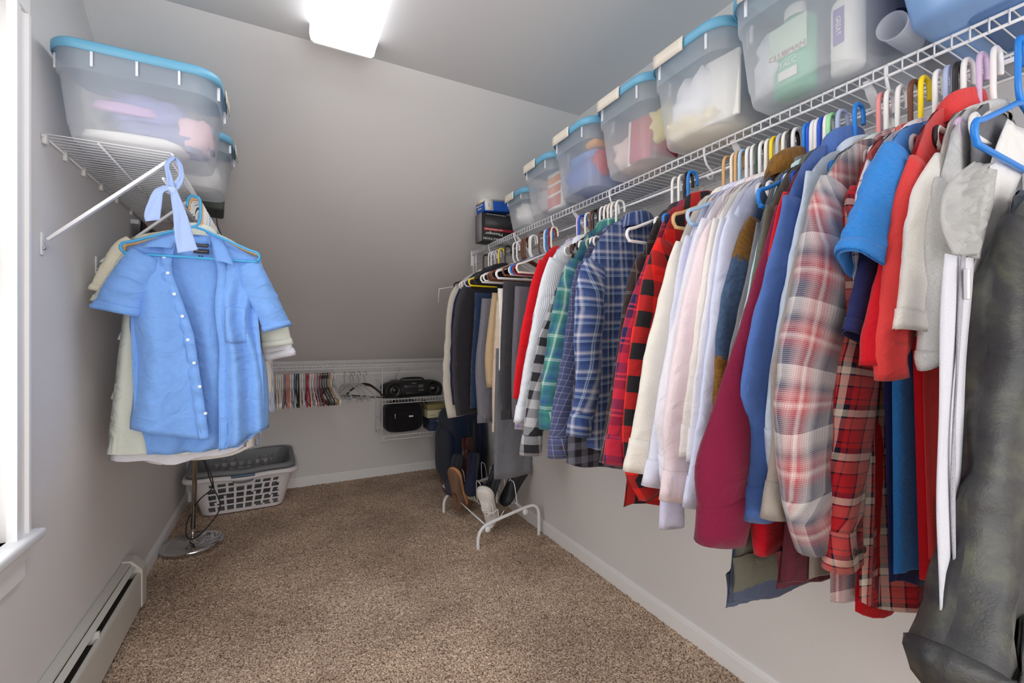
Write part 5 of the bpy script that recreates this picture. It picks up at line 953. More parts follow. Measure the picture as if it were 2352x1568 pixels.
for k, (x, rz, lab) in enumerate(((.372, .12, 'leftmost clear acrylic skirt hanger with steel hook'), (.448, .15, 'clear acrylic skirt hanger with black clips, second from the left'), (.492, .32, 'clear acrylic hanger in the middle of the fanned group'),
                                  (.515, .42, 'clear acrylic hanger just right of the middle of the fanned group'), (.556, .52, 'clear acrylic hanger beside the dark wooden one'))):
    suit_hanger(lab, (x, YB-.283, .922), -PI/2+rz, M_acr)
suit_hanger('dark wooden curved suit hanger at the right of the clear hangers', (.603, YB-.283, .922), -PI/2+.62, MATS['dark_wood'], True, False)

# hanging wire shelves under the low shelf
UX0, UX1, UY0, UY1 = .735, 1.36, 3.70, 3.985
t = thing('hanging_wire_shelves', 'white two tier wire shelf unit hanging below the low rear shelf', 'shelf unit', (UX0, UY0, 0))
for zz in (.700, .405):
    sh = bpy.data.objects.new('wire_tier', None); COL.objects.link(sh); sh.parent = t; sh.location = (0, 0, zz)
    for (a, b) in (((0, 0, 0), (UX1-UX0, 0, 0)), ((0, 0, -.032), (UX1-UX0, 0, -.032)), ((0, UY1-UY0, 0), (UX1-UX0, UY1-UY0, 0)), ((0, 0, 0), (0, UY1-UY0, 0)), ((UX1-UX0, 0, 0), (UX1-UX0, UY1-UY0, 0))):
        bm = bmesh.new(); tube(bm, [a, b], .003, 8); bmesh_obj('rail', bm, M_white, sh)
    me = None
    for i in range(25):
        x = .0+(UX1-UX0)*i/24
        if me is None:
            bm = bmesh.new(); tube(bm, [(0, UY1-UY0, .002), (0, .001, .002), (0, -.003, 0), (0, -.003, -.033)], .0015, 5); o = bmesh_obj('deck_wire', bm, M_white, sh, (x, 0, 0)); me = o.data
        else: mesh_obj('deck_wire', me, None, sh, (x, 0, 0))
for x in (0, UX1-UX0):
    for y in (0, UY1-UY0):
        bm = bmesh.new(); tube(bm, [(x, y, .385), (x, y, .955)], .003, 8); bmesh_obj('upright', bm, M_white, t)
    for z in (.47, .53, .78, .84):
        bm = bmesh.new(); tube(bm, [(x, 0, z), (x, UY1-UY0, z)], .002, 6); bmesh_obj('side_wire', bm, M_white, t)

# boombox
t = thing('boombox', 'black portable radio cassette player with round speakers', 'radio', (1.0, 3.80, .704))
bm = bmesh.new(); rings = []
for i in range(17):
    x = -.25+.5*i/16; q = abs(x)/.25; hh = .135*(1-.20*q**5); dd = .085*(1-.25*q**4)
    rings.append([(x, -dd*math.cos(a)*1.0, hh/2+hh/2*math.sin(a)) for a in [2*PI*k/20 for k in range(20)]])
rings = [[(x, max(-.075, min(.075, y*1.15)), max(0, min(.14, (z-.07)*1.12+.07))) for x, y, z in R] for R in rings]
loft(bm, rings, cap0=True, cap1=True); bmesh.ops.recalc_face_normals(bm, faces=bm.faces[:]); Mbb = mat('boombox_black', (34, 34, 36), .3); bmesh_obj('case', bm, Mbb, t)
for x in (-.165, .165):
    bm = bmesh.new(); lathe(bm, [(0, .004), (.012, .010), (.014, .008), (.040, -.002), (.052, .006), (.056, .010), (.060, .002), (.060, -.006)], 28); bmesh.ops.rotate(bm, verts=bm.verts[:], matrix=Matrix.Rotation(PI/2, 3, 'X'))
    sp = bmesh_obj('speaker', bm, mat('speaker_black', (24, 24, 26), .25), t, (x, -.082, .068))
    bm = bmesh.new(); lathe(bm, [(0, .014), (.008, .012), (.011, .008)], 16); bmesh.ops.rotate(bm, verts=bm.verts[:], matrix=Matrix.Rotation(PI/2, 3, 'X')); bmesh_obj('dust_cap', bm, mat('silver_cap', (150, 150, 152), .2, 1), sp)
bmesh_obj('tuner_panel', bbox(-.085, -.088, .080, .030, -.080, .105, .002), mat('tuner', (58, 58, 62), .3), t); bmesh_obj('display', bbox(.038, -.088, .078, .078, -.080, .106, .002), mat('lcd', (96, 104, 92), .3), t)
bmesh_obj('cassette_door', bbox(-.07, -.087, .025, .03, -.080, .055, .008, 3), M_dark, t)
for k in range(3): bmesh_obj('knob', bbox(.040+k*.015, -.088, .055, .050+k*.015, -.080, .064, .002), mat('knob_grey', (150, 150, 150), .4), t)
lettering('SONY', .012, mat('silver_print', (200, 200, 200), .4), t, (0, -.0845, .118), (PI/2, 0, 0), 1.3)
bm = bmesh.new(); tube(bm, spline([(-.10, -.02, .135), (-.08, -.02, .155), (0, -.02, .160), (.08, -.02, .155), (.10, -.02, .135)], 5), .007, 8); bmesh_obj('handle', bm, Mbb, t)
bm = bmesh.new(); tube(bm, [(-.18, .02, .14), (-.06, .03, .146), (.10, .03, .146)], .003, 6); bmesh_obj('antenna', bm, M_dark, t)
# camera bag
Mbag = cloth('black_nylon', (24, 23, 26), (36, 34, 38), nscale=900)
def softbox(sx, sy, sz, seed, r=3.2, n=4, amp=.02, zflat=True):
    bm = bmesh.new(); bmesh.ops.create_icosphere(bm, subdivisions=n, radius=1)
    for v in bm.verts:
        p = v.co.normalized(); k = (abs(p.x)**r+abs(p.y)**r+abs(p.z)**r)**(1/r); p = p/k; f = 1+amp*nz(p.x*2+seed, p.y*2, p.z*2)
        v.co = Vector((p.x*sx*f, p.y*sy*f, p.z*sz*f+sz))
    return bm
t = thing('camera_bag', 'black soft camera bag with silver zip pull and small white tag', 'bag', (.93, 3.83, .408))
bmesh_obj('bag_body', softbox(.165, .10, .128, 4, 4), Mbag, t)
bmesh_obj('front_pocket', softbox(.125, .03, .08, 6, 4), Mbag, t, (0, -.088, .012))
bmesh_obj('zip_pull', bbox(-.092, -.122, .13, -.086, -.116, .17, .001), mat('silver', (190, 190, 180), .3, 1), t); bmesh_obj('brand_tag', bbox(.025, -.122, .135, .06, -.117, .148, .001), MW, t)
bm = bmesh.new(); tube(bm, spline([(.14, 0, .22), (.185, -.03, .25), (.205, -.05, .18), (.195, -.05, .08), (.18, -.06, .03), (.165, -.05, .08)], 5), .008, 8); bmesh_obj('strap', bm, Mbag, t)
bm = bmesh.new(); tube(bm, spline([(-.08, 0, .25), (-.05, 0, .275), (.05, 0, .275), (.08, 0, .25)], 5), .007, 8); bmesh_obj('handle', bm, Mbag, t)
# shoe boxes
def lidbox(name, label, c, s, mb, ml, lid=.045, rz=0):
    t = thing(name, label, 'box', c, rz); a, b, h = s
    bmesh_obj('box_base', bbox(-a/2, -b/2, 0, a/2, b/2, h-.002, .002), mb, t); bmesh_obj('box_lid', bbox(-a/2-.003, -b/2-.003, h-lid, a/2+.003, b/2+.003, h, .002), ml, t); return t
Mnv = mat('navy_card', (56, 70, 98), .6)
t = lidbox('shoe_box', 'navy shoe box on the lower wire tier', (1.225, 3.80, .408), (.19, .20, .108), Mnv, mat('navy_lid', (48, 60, 88), .6), .05)
bm = bmesh.new(); tube(bm, [(.007*math.cos(a), .007*math.sin(a), 0) for a in [2*PI*k/16 for k in range(14)]], .0014, 5); o = bmesh_obj('ring_mark', bm, MW, t, (-.03, -.1045, .083)); o.rotation_euler = (PI/2, 0, 0)
lettering('Rockport', .015, MW, t, (.02, -.1042, .083), (PI/2, 0, 0), 1.1)
t = lidbox('shoe_box', 'cream box with olive gold lid on top of the navy shoe box', (1.20, 3.805, .518), (.165, .17, .115), mat('cream_card', (226, 220, 186), .7), mat('olive_lid', (150, 138, 92), .6), .05)
lettering('CJW', .026, mat('ink_pencil', (90, 90, 80), .7), t, (.035, -.0862, .034), (PI/2, 0, 0)); lettering('****', .03, mat('gold_mark', (196, 160, 40), .6), t, (-.04, -.0862, .016), (PI/2, 0, 0))
lettering('NATURAL', .014, mat('pale_gold', (190, 176, 120), .6), t, (.01, -.0888, .09), (PI/2, 0, 0), 1.3)
# ---------------------------------------------------------------- laundry baskets
def basket(label, loc, m, rot=(0, 0, 0), bx=.245, by=.165, tx=.315, ty=.215, H=.265, holes=True, grip=None, rimr=.014):
    t = thing('laundry_basket', label, 'laundry basket', loc, rot=rot)
    NU, NV = 120, 25
    def ring(v):
        hx, hy = bx+(tx-bx)*v, by+(ty-by)*v
        r = .07; P = rrect(hx, hy, r, 0, 8); P, _ = resample([(p[0], p[1]) for p in P+[P[0]]], NU); return [(x, y, H*v) for x, y in P[:NU]]
    rings = [ring(j/NV) for j in range(NV+1)]
    bm = bmesh.new(); V = [[bm.verts.new(p) for p in R] for R in rings]
    for j in range(NV):
        for i in range(NU):
            if holes:
                x, y, z = [(rings[j][i][k]+rings[j+1][(i+1) % NU][k])/2 for k in range(3)]
                flat = (abs(y) > ty*.72 and abs(x) < bx*.86) or (abs(x) > tx*.76 and abs(y) < by*.62)
                if flat and 2 <= j < 20 and (j-2) % 4 < 3 and not (abs(x) < .055 and j >= 18 and abs(y) > ty*.7):
                    c = (x if abs(y) > ty*.72 else y)/.0535; c -= math.floor(c)
                    if c > .27: continue
            k = (i+1) % NU; bm.faces.new((V[j][i], V[j][k], V[j+1][k], V[j+1][i]))
    bm.faces.new(V[0][::-1])
    g = thicken(bm, .003); bmesh_obj('basket_wall', bm, m, t, smooth=False)
    bm = bmesh.new(); R = []
    top = [Vector(p) for p in rings[-1]]; n = len(top)
    path = [p+Vector((p.x/tx*.012, p.y/ty*.012, -.004-.022*max(0, 1-abs(p.x)/.13)*(abs(p.y) > ty*.8)*0)) for p in top]
    loft(bm, [[(p.x+dx*p.x/tx, p.y+dx*p.y/ty, p.z+dz-.012*math.exp(-(p.x/.09)**2)*(1 if abs(p.y) > ty*.85 else 0)) for p in path] for dx, dz in ((-.012, 0), (-.008, .008), (.004, .010), (.016, .004), (.019, -.010), (.016, -.022), (.013, -.022), (.013, -.008), (-.008, -.004), (-.012, 0))])
    bmesh_obj('rim', bm, m, t)
    if grip:
        for s in (-1, 1):
            bmesh_obj('handle_grip', bbox(-.07, s*(ty+.018)-.019, H-.014, .07, s*(ty+.018)+.014, H+.004, .005), grip, t)
            bm = bmesh.new(); lathe(bm, [(0, .004), (.9, .003), (1, 0), (1, -.003)], 24)
            for v in bm.verts: v.co = Vector((v.co.x*.062, -v.co.z*1.0*(-s)*-1, v.co.y*.018))
            bmesh_obj('handle_recess', bm, mat('grey_grip', (128, 126, 132), .5), t, (0, s*(ty+.010), H-.042))
    return t
basket('white laundry basket with square holes and blue grey grip in the rear left corner', (-.228, 3.765, .012), mat('basket_white', (226, 222, 224), .4), rot=(0, 0, .03), grip=mat('slate_grip', (84, 110, 130), .5))
basket('grey laundry basket nested in the white one', (-.232, 3.77, .105), mat('basket_grey', (122, 124, 128), .45), rot=(.09, 0, .035), bx=.215, by=.135, tx=.295, ty=.195, H=.23)

# ---------------------------------------------------------------- floor lamp and its cord
t = thing('floor_lamp', 'chrome floor lamp with round base standing under the hanging shirts', 'lamp', (-.447, 3.13, .008))
M_chr = mat('chrome', (206, 206, 208), .08, 1)
bm = bmesh.new(); lathe(bm, [(0, 0), (.150, 0), (.153, .004), (.153, .020), (.148, .026), (.10, .029), (.025, .032), (.022, .040), (0, .040)], 48); bmesh_obj('base', bm, M_chr, t)
bm = bmesh.new(); tube(bm, [(0, 0, .03), (.003, 0, .10)], .011, 16); tube(bm, [(.003, 0, .10), (.02, 0, .70), (.04, 0, 1.42)], .0125, 16); bmesh_obj('pole', bm, mat('brushed_nickel', (190, 176, 160), .25, 1), t)
bm = bmesh.new(); tube(bm, spline([(.02, -.03, .62), (.06, -.05, .50), (.10, -.06, .40), (.10, -.05, .33), (.04, -.03, .27), (0, .0, .20), (-.03, .01, .12), (-.02, -.02, .06), (.02, -.05, .06), (.09, -.07, .13), (.14, -.05, .22), (.10, -.03, .34), (.07, -.03, .45), (.04, -.02, .58), (.02, -.01, .70)], 6), .0032, 6); bmesh_obj('cord', bm, M_dark, t)

# ---------------------------------------------------------------- suitcase
Mnav = cloth('navy_luggage', (22, 34, 56), (30, 44, 68), nscale=900)
t = thing('suitcase', 'upright navy fabric suitcase in the rear right corner', 'suitcase', (1.30, 3.40, .01))
bmesh_obj('shell', softbox(.135, .26, .31, 3, 6), Mnav, t)
for x in (-.045, .05):
    bm = bmesh.new(); rr = [(x, .262*a, .31+.312*b) for a, b in [((abs(math.cos(q))**.33)*math.copysign(1, math.cos(q)), (abs(math.sin(q))**.33)*math.copysign(1, math.sin(q))) for q in [2*PI*k/48 for k in range(48)]]]
    tube(bm, rr, .005, 6, closed=True); bmesh_obj('piping', bm, M_dark, t)
bmesh_obj('zip_band', bbox(-.008, -.264, .05, .022, -.258, .58, .002), M_dark, t)
bmesh_obj('zip_pull', bbox(.002, -.270, .28, .010, -.264, .33, .001), mat('silver', (190, 190, 180), .3, 1), t); bmesh_obj('zip_pull', bbox(-.06, -.266, .13, -.053, -.260, .17, .001), mat('silver', (190, 190, 180), .3, 1), t)
bmesh_obj('front_pocket', softbox(.03, .21, .20, 7, 5), Mnav, t, (-.135, 0, .08))
bm = bmesh.new(); tube(bm, spline([(0, -.08, .62), (0, -.06, .645), (0, .06, .645), (0, .08, .62)], 5), .010, 8); bmesh_obj('handle', bm, M_dark, t)

# ---------------------------------------------------------------- shoe rack and shoes
t = thing('shoe_rack', 'low white tubular metal shoe rack by the right baseboard', 'shoe rack', (0, 0, 0))
for y in (2.35, 2.95):
    bm = bmesh.new(); tube(bm, spline([(1.0, y, .004), (1.0, y, .06), (1.018, y, .105), (1.06, y, .132), (1.18, y, .160), (1.32, y, .188), (1.37, y, .185), (1.395, y, .155), (1.40, y, .11), (1.40, y, .004)], 4), .0095, 12); bmesh_obj('end_frame', bm, M_white, t)
    for x in (1.0, 1.40):
        bm = bmesh.new(); lathe(bm, [(.011, .014), (.0115, 0), (0, 0)], 12); bmesh_obj('foot_cap', bm, M_white, t, (x, y, .001))
for x, z in ((1.055, .120), (1.30, .176)):
    bm = bmesh.new(); tube(bm, [(x, 2.35, z), (x, 2.95, z)], .0045, 8); bmesh_obj('cross_bar', bm, M_white, t)
    bm = bmesh.new(); lathe(bm, [(0, -.004), (.016, -.004), (.018, 0), (.016, .006), (0, .007)], 18); bmesh.ops.rotate(bm, verts=bm.verts[:], matrix=Matrix.Rotation(PI/2, 3, 'X')); bmesh_obj('bar_button', bm, M_white, t, (x, 2.338, z-.012))
for x, z in ((1.14, .145), (1.30, .17)):
    for k in range(4):
        y = 2.40+k*.145
        bm = bmesh.new(); tube(bm, spline([(x, y, z-.01), (x-.02, y, z+.02), (x-.035, y+.01, z+.14), (x-.035, y+.05, z+.155), (x-.03, y+.09, z+.14), (x-.02, y+.10, z+.02), (x, y+.10, z-.01)], 4), .0028, 6); bmesh_obj('shoe_loop', bm, M_white, t)
def shoe(label, loc, rot, mu, ms, L=.29, laces=None, ankle=.10, group='shoes on the white rack', extra=None, scale=1):
    """toe towards +x, sole down (z=0)"""
    t = thing('shoe', label, 'shoe', loc, rot=rot, group=group)
    t.scale = (scale,)*3
    pl = [(-.5, .020), (-.46, .030), (-.3, .036), (-.1, .034), (.1, .040), (.28, .050), (.40, .046), (.47, .032), (.50, .012)]
    def hw(s): return interp(pl, s)
    n = 26; rings = []
    for i in range(n+1):
        s = -.5+i/n; w_ = hw(s)
        rings.append([(s*L, -w_*1.06, 0), (s*L, w_*1.06, 0), (s*L, w_*1.08, .022+.004*(s < -.1)), (s*L, -w_*1.08, .022+.004*(s < -.1))])
    bm = bmesh.new(); loft(bm, rings, cap0=True, cap1=True); bevel(bm, .003, 1); so = bmesh_obj('sole', bm, ms, t)
    if extra:
        bm = bmesh.new(); loft(bm, [[(q[0]*1.005, q[1]*1.01, z) for q in [(s*L, sg*hw(s)*1.07) for sg in (1,) for s in [-.5+i/16 for i in range(17)]]+[(s*L, -hw(s)*1.07) for s in [.5-i/16 for i in range(17)]]] for z in (-.004, .001)], cap0=True, cap1=True); bmesh_obj('outsole', bm, extra, so)
    bm = bmesh.new()
    for i in range(12):
        s = -.44+.88*i/12; box(bm, s*L, -hw(s)*.9, -.004, s*L+.012, hw(s)*.9, .001)
    bmesh_obj('tread', bm, ms, so, smooth=False, kind='stuff')
    ht = [(-.5, ankle*.85), (-.42, ankle), (-.2, ankle*.82), (-.05, ankle*.80), (.1, ankle*.66), (.25, .052), (.38, .044), (.46, .036), (.50, .026)]
    rings = []
    for i in range(n+1):
        s = -.5+i/n; w_ = hw(s)*1.0; h = interp(ht, s); R = []
        for k in range(15):
            a = PI*k/14; q = math.cos(a); top = .022+(h-.022)*(math.sin(a)**.6)
            ww = w_*math.copysign(abs(q)**.6, q)*(1-.22*math.sin(a))
            if s < -.02 and .3 < math.sin(a): top = min(top, h); 
            dip = 0
            if s < .0 and abs(q) < .62: dip = .045*(1-abs(q)/.62)**.3*min(1, (-s)*8)*min(1, (s+.5)*12)
            R.append((s*L, ww, top-dip))
        rings.append(R)
    bm = bmesh.new(); loft(bm, rings, close=False); f = bmesh.ops.recalc_face_normals(bm, faces=bm.faces[:]); up = bmesh_obj('upper', bm, mu, t)
    if laces:
        for i in range(6):
            s = .0+.035*i; h = interp(ht, s)+.003
            bm = bmesh.new(); tube(bm, spline([(s*L, -.024, h-.010), (s*L+.004, -.01, h), (s*L+.008, .01, h), (s*L+.01, .024, h-.010)], 3), .0028, 6); bmesh_obj('lace', bm, laces, t)
        bm = bmesh.new(); tube(bm, spline([(0, -.02, ankle*.82), (.01, -.055, .08), (.005, -.07, .05), (-.01, -.09, .09), (.0, -.11, .05)], 5), .0024, 6); bmesh_obj('lace', bm, laces, t)
        bm = bmesh.new(); tube(bm, spline([(.01, .0, ankle*.84), (.03, -.03, .12), (.05, -.06, .10), (.08, -.08, .12), (.10, -.06, .14)], 5), .0024, 6); bmesh_obj('lace', bm, laces, t)
    return t
Mwl = mat('white_leather', (232, 228, 224), .45, bump=.1); Mws = mat('white_rubber', (220, 216, 208), .6); Mtan = mat('tan_rubber', (200, 140, 90), .7); Mbrn = mat('brown_suede', (120, 92, 74), .9, bump=.4)
Mbk = mat('black_shoe', (30, 30, 34), .5); Mnvs = mat('navy_suede', (38, 42, 66), .95, bump=.5); Mgy = mat('charcoal_slipper', (54, 56, 66), .9, bump=.5); Mox = mat('oxblood', (74, 40, 36), .35)
def R3(rx, ry, rz): return (rx, ry, rz)
# toe up against the loops: local x (toe) points up and towards the room, sole faces the right wall
def leaning(deg, roll=0, yaw=0):
    a = math.radians(deg)
    toe = Vector((-math.cos(a), 0, math.sin(a))); up = Vector((-math.sin(a), 0, -math.cos(a)))   # shoe top faces down and out to the room
    M = Matrix((toe, up.cross(toe), up)).transposed(); M = Matrix.Rotation(yaw, 3, 'Z') @ M @ Matrix.Rotation(roll, 3, 'X'); return M.to_euler()
shoe('white leather sneaker with loose white laces at the near end of the rack', (1.125, 2.47, .215), leaning(54, 0, .75), Mwl, Mws, .30, laces=mat('white_lace', (240, 238, 234), .8), extra=M_dark)
shoe('tan soled brown hiking shoe leaning behind the white sneaker', (1.06, 2.80, .225), leaning(66, 0, .5), Mbrn, Mtan, .30, laces=None)
shoe('brown suede shoe below the tan soled one', (1.10, 2.90, .15), leaning(30, 0, .2), Mbrn, Mws, .27)
shoe('black shoe nearest the wall on the rack', (1.33, 2.50, .27), leaning(-48, PI, .1), Mbk, Mbk, .30)
shoe('black felt slipper in the middle of the rack', (1.20, 2.56, .26), leaning(-62, PI, .2), Mbk, mat('grey_rubber', (60, 60, 64), .7), .29, ankle=.07)
shoe('black loafer beside the felt slipper', (1.27, 2.68, .25), leaning(-55, PI, .15), Mbk, Mbk, .29, ankle=.08)
shoe('navy blue suede slipper standing toe up at the back of the rack', (1.13, 2.72, .31), leaning(-80, PI, .4), Mnvs, Mgy, .28, ankle=.07)
shoe('charcoal knit slipper beside the navy blue one', (1.06, 2.88, .27), leaning(-66, PI, .5), Mgy, Mgy, .27, ankle=.07)
shoe('oxblood leather shoe standing highest behind the trousers', (1.18, 2.92, .37), leaning(-84, PI, .5), Mox, Mbk, .28, ankle=.09)

# ---------------------------------------------------------------- ties on the left wall, tie on the shelf, wire rack
def strip_mesh(w_, L_, seed, taper=1.5, th=.003, point=True):
    bm = bmesh.new(); rings = []; uv = []
    for j in range(25):
        v = j/24; ww = w_*(1/taper+(1-1/taper)*v)/2; z = -L_*v
        y = .006*math.sin(v*5+seed)
        if point and j == 24: ww *= .15; z -= .03
        rings.append([(-ww, y, z), (0, y-.002, z), (ww, y, z), (ww, y+th, z), (0, y+th, z), (-ww, y+th, z)]); uv.append([(-ww, z), (0, z), (ww, z), (ww, z), (0, z), (-ww, z), (-ww, z)])
    loft(bm, rings, uv=uv, cap0=True, cap1=True); return bm
rk = thing('tie_rack', 'white tie rail on the left wall beyond the shelf', 'tie rack', (XL+.03, 2.83, 1.735))
bm = bmesh.new(); tube(bm, [(0, -.20, 0), (0, .16, -.0)], .004, 8); bmesh_obj('rail', bm, M_white, rk); bmesh_obj('rail_mount', bbox(-.03, -.21, -.01, 0, -.20, .01, .001), M_white, rk); bmesh_obj('rail_mount', bbox(-.03, .15, -.01, 0, .16, .01, .001), M_white, rk)
TC = [('black', (24, 24, 34)), ('dark red', (84, 30, 34)), ('wine', (70, 26, 32)), ('navy', (28, 32, 50)), ('brown', (88, 66, 58)), ('grey brown', (112, 96, 88)), ('charcoal', (40, 38, 40)), ('taupe', (130, 112, 102))]
for k, (nm, c) in enumerate(TC):
    y = 2.65+k*.043; bm = strip_mesh(.075, .55, k, 1.3); bmesh.ops.rotate(bm, verts=bm.verts[:], matrix=Matrix.Rotation(PI/2, 3, 'Z'))
    o = bmesh_obj('necktie', bm, cloth('tie_%d' % k, c), loc=(XL+.040+.004*(k % 2), y, 1.742)); tag(o, '%s necktie hanging on the left wall rail' % nm, 'tie', 'neckties on the wall rail')
# pale blue cloth tie knotted to the shelf corner
Mt = MATS['blue_tie_cloth']
def ribbon(pts, ws, m, name, parent, th=.0016):
    P = spline(pts, 8); rings = []; uv = []; n = len(P)
    for i, p in enumerate(P):
        t_ = (P[min(n-1, i+1)]-P[max(0, i-1)]).normalized(); side = Vector((1, -.25, 0)); side = (side-t_*side.dot(t_)).normalized(); nn = t_.cross(side)
        w_ = interp(ws, i/(n-1))/2; cup = .25*w_
        R = []
        for k in range(7):
            s = -1+k/3; R.append(p+side*w_*s+nn*(cup*(s*s-.4)+.0025*math.sin(s*5+i*.3)))
        R += [q+nn*th for q in R[::-1]]
        rings.append(R); uv.append([(k*.01, i*.005) for k in range(15)])
    bm = bmesh.new(); loft(bm, rings, uv=uv, cap0=True, cap1=True); bmesh.ops.recalc_face_normals(bm, faces=bm.faces[:]); return bmesh_obj(name, bm, m, parent)
t = thing('cloth_tie', 'pale blue shirt cloth strip knotted to the left shelf front corner', 'cloth strip', (-.300, 1.742, 1.66))
ribbon([(.004, 0, .11), (-.012, -.006, .08), (-.006, -.008, .04), (.0, -.006, .008)], [(0, .012), (1, .020)], Mt, 'loop', t)
ribbon([(.006, .004, .11), (.022, -.004, .08), (.022, -.006, .04), (.008, -.006, .010)], [(0, .012), (1, .020)], Mt, 'loop', t)
bm = softbox(.015, .010, .012, 2, 2.2, 3, .2); bmesh_obj('knot', bm, Mt, t, (.0, -.008, -.010))
ribbon([(-.006, -.012, .008), (-.030, -.016, -.010), (-.040, -.016, -.05), (-.046, -.014, -.085), (-.044, -.013, -.098)], [(0, .016), (.4, .036), (1, .044)], Mt, 'short_end', t)
ribbon([(.006, -.014, .0), (.016, -.018, -.04), (.026, -.018, -.09), (.036, -.016, -.15), (.044, -.016, -.186)], [(0, .016), (.3, .034), (1, .060)], Mt, 'long_end', t)
# bent wire rack beyond the far end of the right shelf
t = thing('wire_rack', 'thin white bent wire rack hanging at the far end of the right shelf', 'rack', (1.16, 2.78, 1.76))
for y in (0, .05):
    bm = bmesh.new(); tube(bm, [(0, -y, .01), (-.012, -y, .002), (-.012, -y, -.02), (-.01, -y, -.185), (.02, -y, -.2)], .003, 6); bmesh_obj('wire_arm', bm, M_white, t)
bm = bmesh.new(); tube(bm, [(.02, 0, -.2), (-.12, .02, -.215), (-.24, .03, -.24), (-.245, .03, -.33)], .003, 6); bmesh_obj('wire_arm', bm, M_white, t)
# ---------------------------------------------------------------- open blue shirt facing the viewpoint
hs = thing('shirt', 'pale blue short sleeved shirt hanging open on a sky blue hanger, nearest on the left', 'shirt', (LX, HERO_Y, RZ))
Mb = MATS['blue_shirt']
def row_at(tab, z):
    if z >= tab[0][1]: return tab[0][0]
    for (x0, z0), (x1, z1) in zip(tab, tab[1:]):
        if z >= z1: return x0+(x1-x0)*(z0-z)/max(1e-9, z0-z1)
    return tab[-1][0]
def smooth_tab(tab):
    return [(p.x, p.z) for p in spline([(x, 0, z) for x, z in tab], 5)]
def panel(name, L, R, top, bot, yf, m, parent, cols=26, rows=44, th=.0012):
    """L, R edge tables (x,z) from top to bottom; top(s), bot(s) give z of the upper and lower edge"""
    L = smooth_tab(L); R = smooth_tab(R); G = []; U = []
    for j in range(rows+1):
        v = j/rows; G.append([]); U.append([])
        for i in range(cols+1):
            s = i/cols; z = top(s)+(bot(s)-top(s))*v
            xl, xr = row_at(L, z), row_at(R, z); x = xl+(xr-xl)*s
            G[-1].append((x-LX, yf(s, v, x, z), z-RZ)); U[-1].append((x, z))
    bm = bmesh.new(); loft(bm, G, close=False, uv=U); thicken(bm, th); bmesh.ops.recalc_face_normals(bm, faces=bm.faces[:])
    return bmesh_obj(name, bm, m, parent)
H = HERO
lerp = lambda a, b, t: a+(b-a)*t
def topz(x):                                   # hanger slope
    k = min(1, max(0, (abs(x-LX)-.05)/.155)); return 1.592-.088*k
BLx, BRx = H['back_l'], H['back_r']
panel('back', BLx, BRx, lambda s: topz(lerp(BLx[0][0], BRx[0][0], s)), lambda s: H['back_bot']+.012*(2*s-1)**2, lambda s, v, x, z: .020+.012*math.sin(s*17+1)*min(1, v*2)-.030*(abs(2*s-1)**4)*min(1, v*3)+.008*nz(x*9, z*5, 3), Mb, hs)
FL, FR = H['lf_l'], H['lf_r']
def yl(s, v, x, z):
    f = -.040*math.sin(PI*min(1, s*.8+.05))*min(1, v*2.5)-.010
    f += .013*math.sin(s*8+v*2.6)*min(1, v*2)+.012*nz(x*10, z*5, 9)+.006*abs(nz(x*22+z*9, z*14, 5))
    if s > .86: f += .006*math.sin(z*110)*min(1, (s-.86)*10)
    return f+.022*(1-s)**6
lf = panel('front_panel', FL, FR, lambda s: lerp(topz(FL[0][0]), H['lf_topr'], s), lambda s: lerp(H['lf_bl'], H['lf_br'], s)+.004*math.sin(s*6), yl, Mb, hs)
GL, GR = H['rf_l'], H['rf_r']
def yr_(s, v, x, z):
    f = -.034*math.sin(PI*min(1, .25+s*.75))*min(1, v*2.5)-.012
    f += .019*math.sin(s*13+.8-v*.9)*min(1, v*2.2)*(1-s**6)+.010*nz(x*10, z*5, 19)+.006*abs(nz(x*22-z*9, z*14, 7))
    return f+.024*s**6
rf = panel('front_panel', GL, GR, lambda s: lerp(H['rf_topl'], topz(GR[0][0]), s), lambda s: lerp(H['rf_bl'], H['rf_br'], s**1.1)+.018*math.sin(s*PI)*(s > .5)*.4, yr_, Mb, hs)
# button strip standing slightly proud along each front edge
def strip_along(name, tab, w0, w1, yoff, yfun, v0, v1, parent):
    T = smooth_tab(tab); zs = [lerp(v0, v1, k/70) for k in range(71)]; R = []; U = []
    for z in zs:
        x = row_at(T, z); y = yfun(z)
        R.append([(x+w0-LX, y+yoff, z-RZ), (x+w0*.5+w1*.5-LX, y+yoff-.0016, z-RZ), (x+w1-LX, y+yoff, z-RZ), (x+w1-LX, y+yoff+.003, z-RZ), (x+w0-LX, y+yoff+.003, z-RZ)]); U.append([(w0, z), (0, z), (w1, z), (w1, z), (w0, z), (w0, z)])
    bm = bmesh.new(); loft(bm, R, uv=U, cap0=True, cap1=True); bmesh.ops.recalc_face_normals(bm, faces=bm.faces[:]); return bmesh_obj(name, bm, Mb, parent)
zt = H['lf_topr']; zb_ = H['lf_br']
pl_ = strip_along('button_placket', FR, -.030, .001, -.005, lambda z: yl(.93, (zt-z)/(zt-zb_), row_at(FR, z), z)-.002, zt-.01, zb_+.004, lf)
zt2 = H['rf_topl']; zb2 = H['rf_bl']
strip_along('buttonhole_placket', GL, -.001, .030, -.004, lambda z: yr_(.06, (zt2-z)/(zt2-zb2), row_at(GL, z), z)-.002, zt2-.02, zb2+.004, rf)
buttons(pl_, [(x-LX-.0, yl(.9, (zt-z)/(zt-zb_), x, z)-.010, z-RZ) for x, z in H['buttons']], mat('pearl_button', (226, 234, 244), .15), .0058)
x0, z0, x1, z1 = H['pocket']
def ypk(x, z): 
    s = (x-row_at(GL, z))/(row_at(GR, z)-row_at(GL, z)); return yr_(s, (zt2-z)/(zt2-zb2), x, z)-.0035
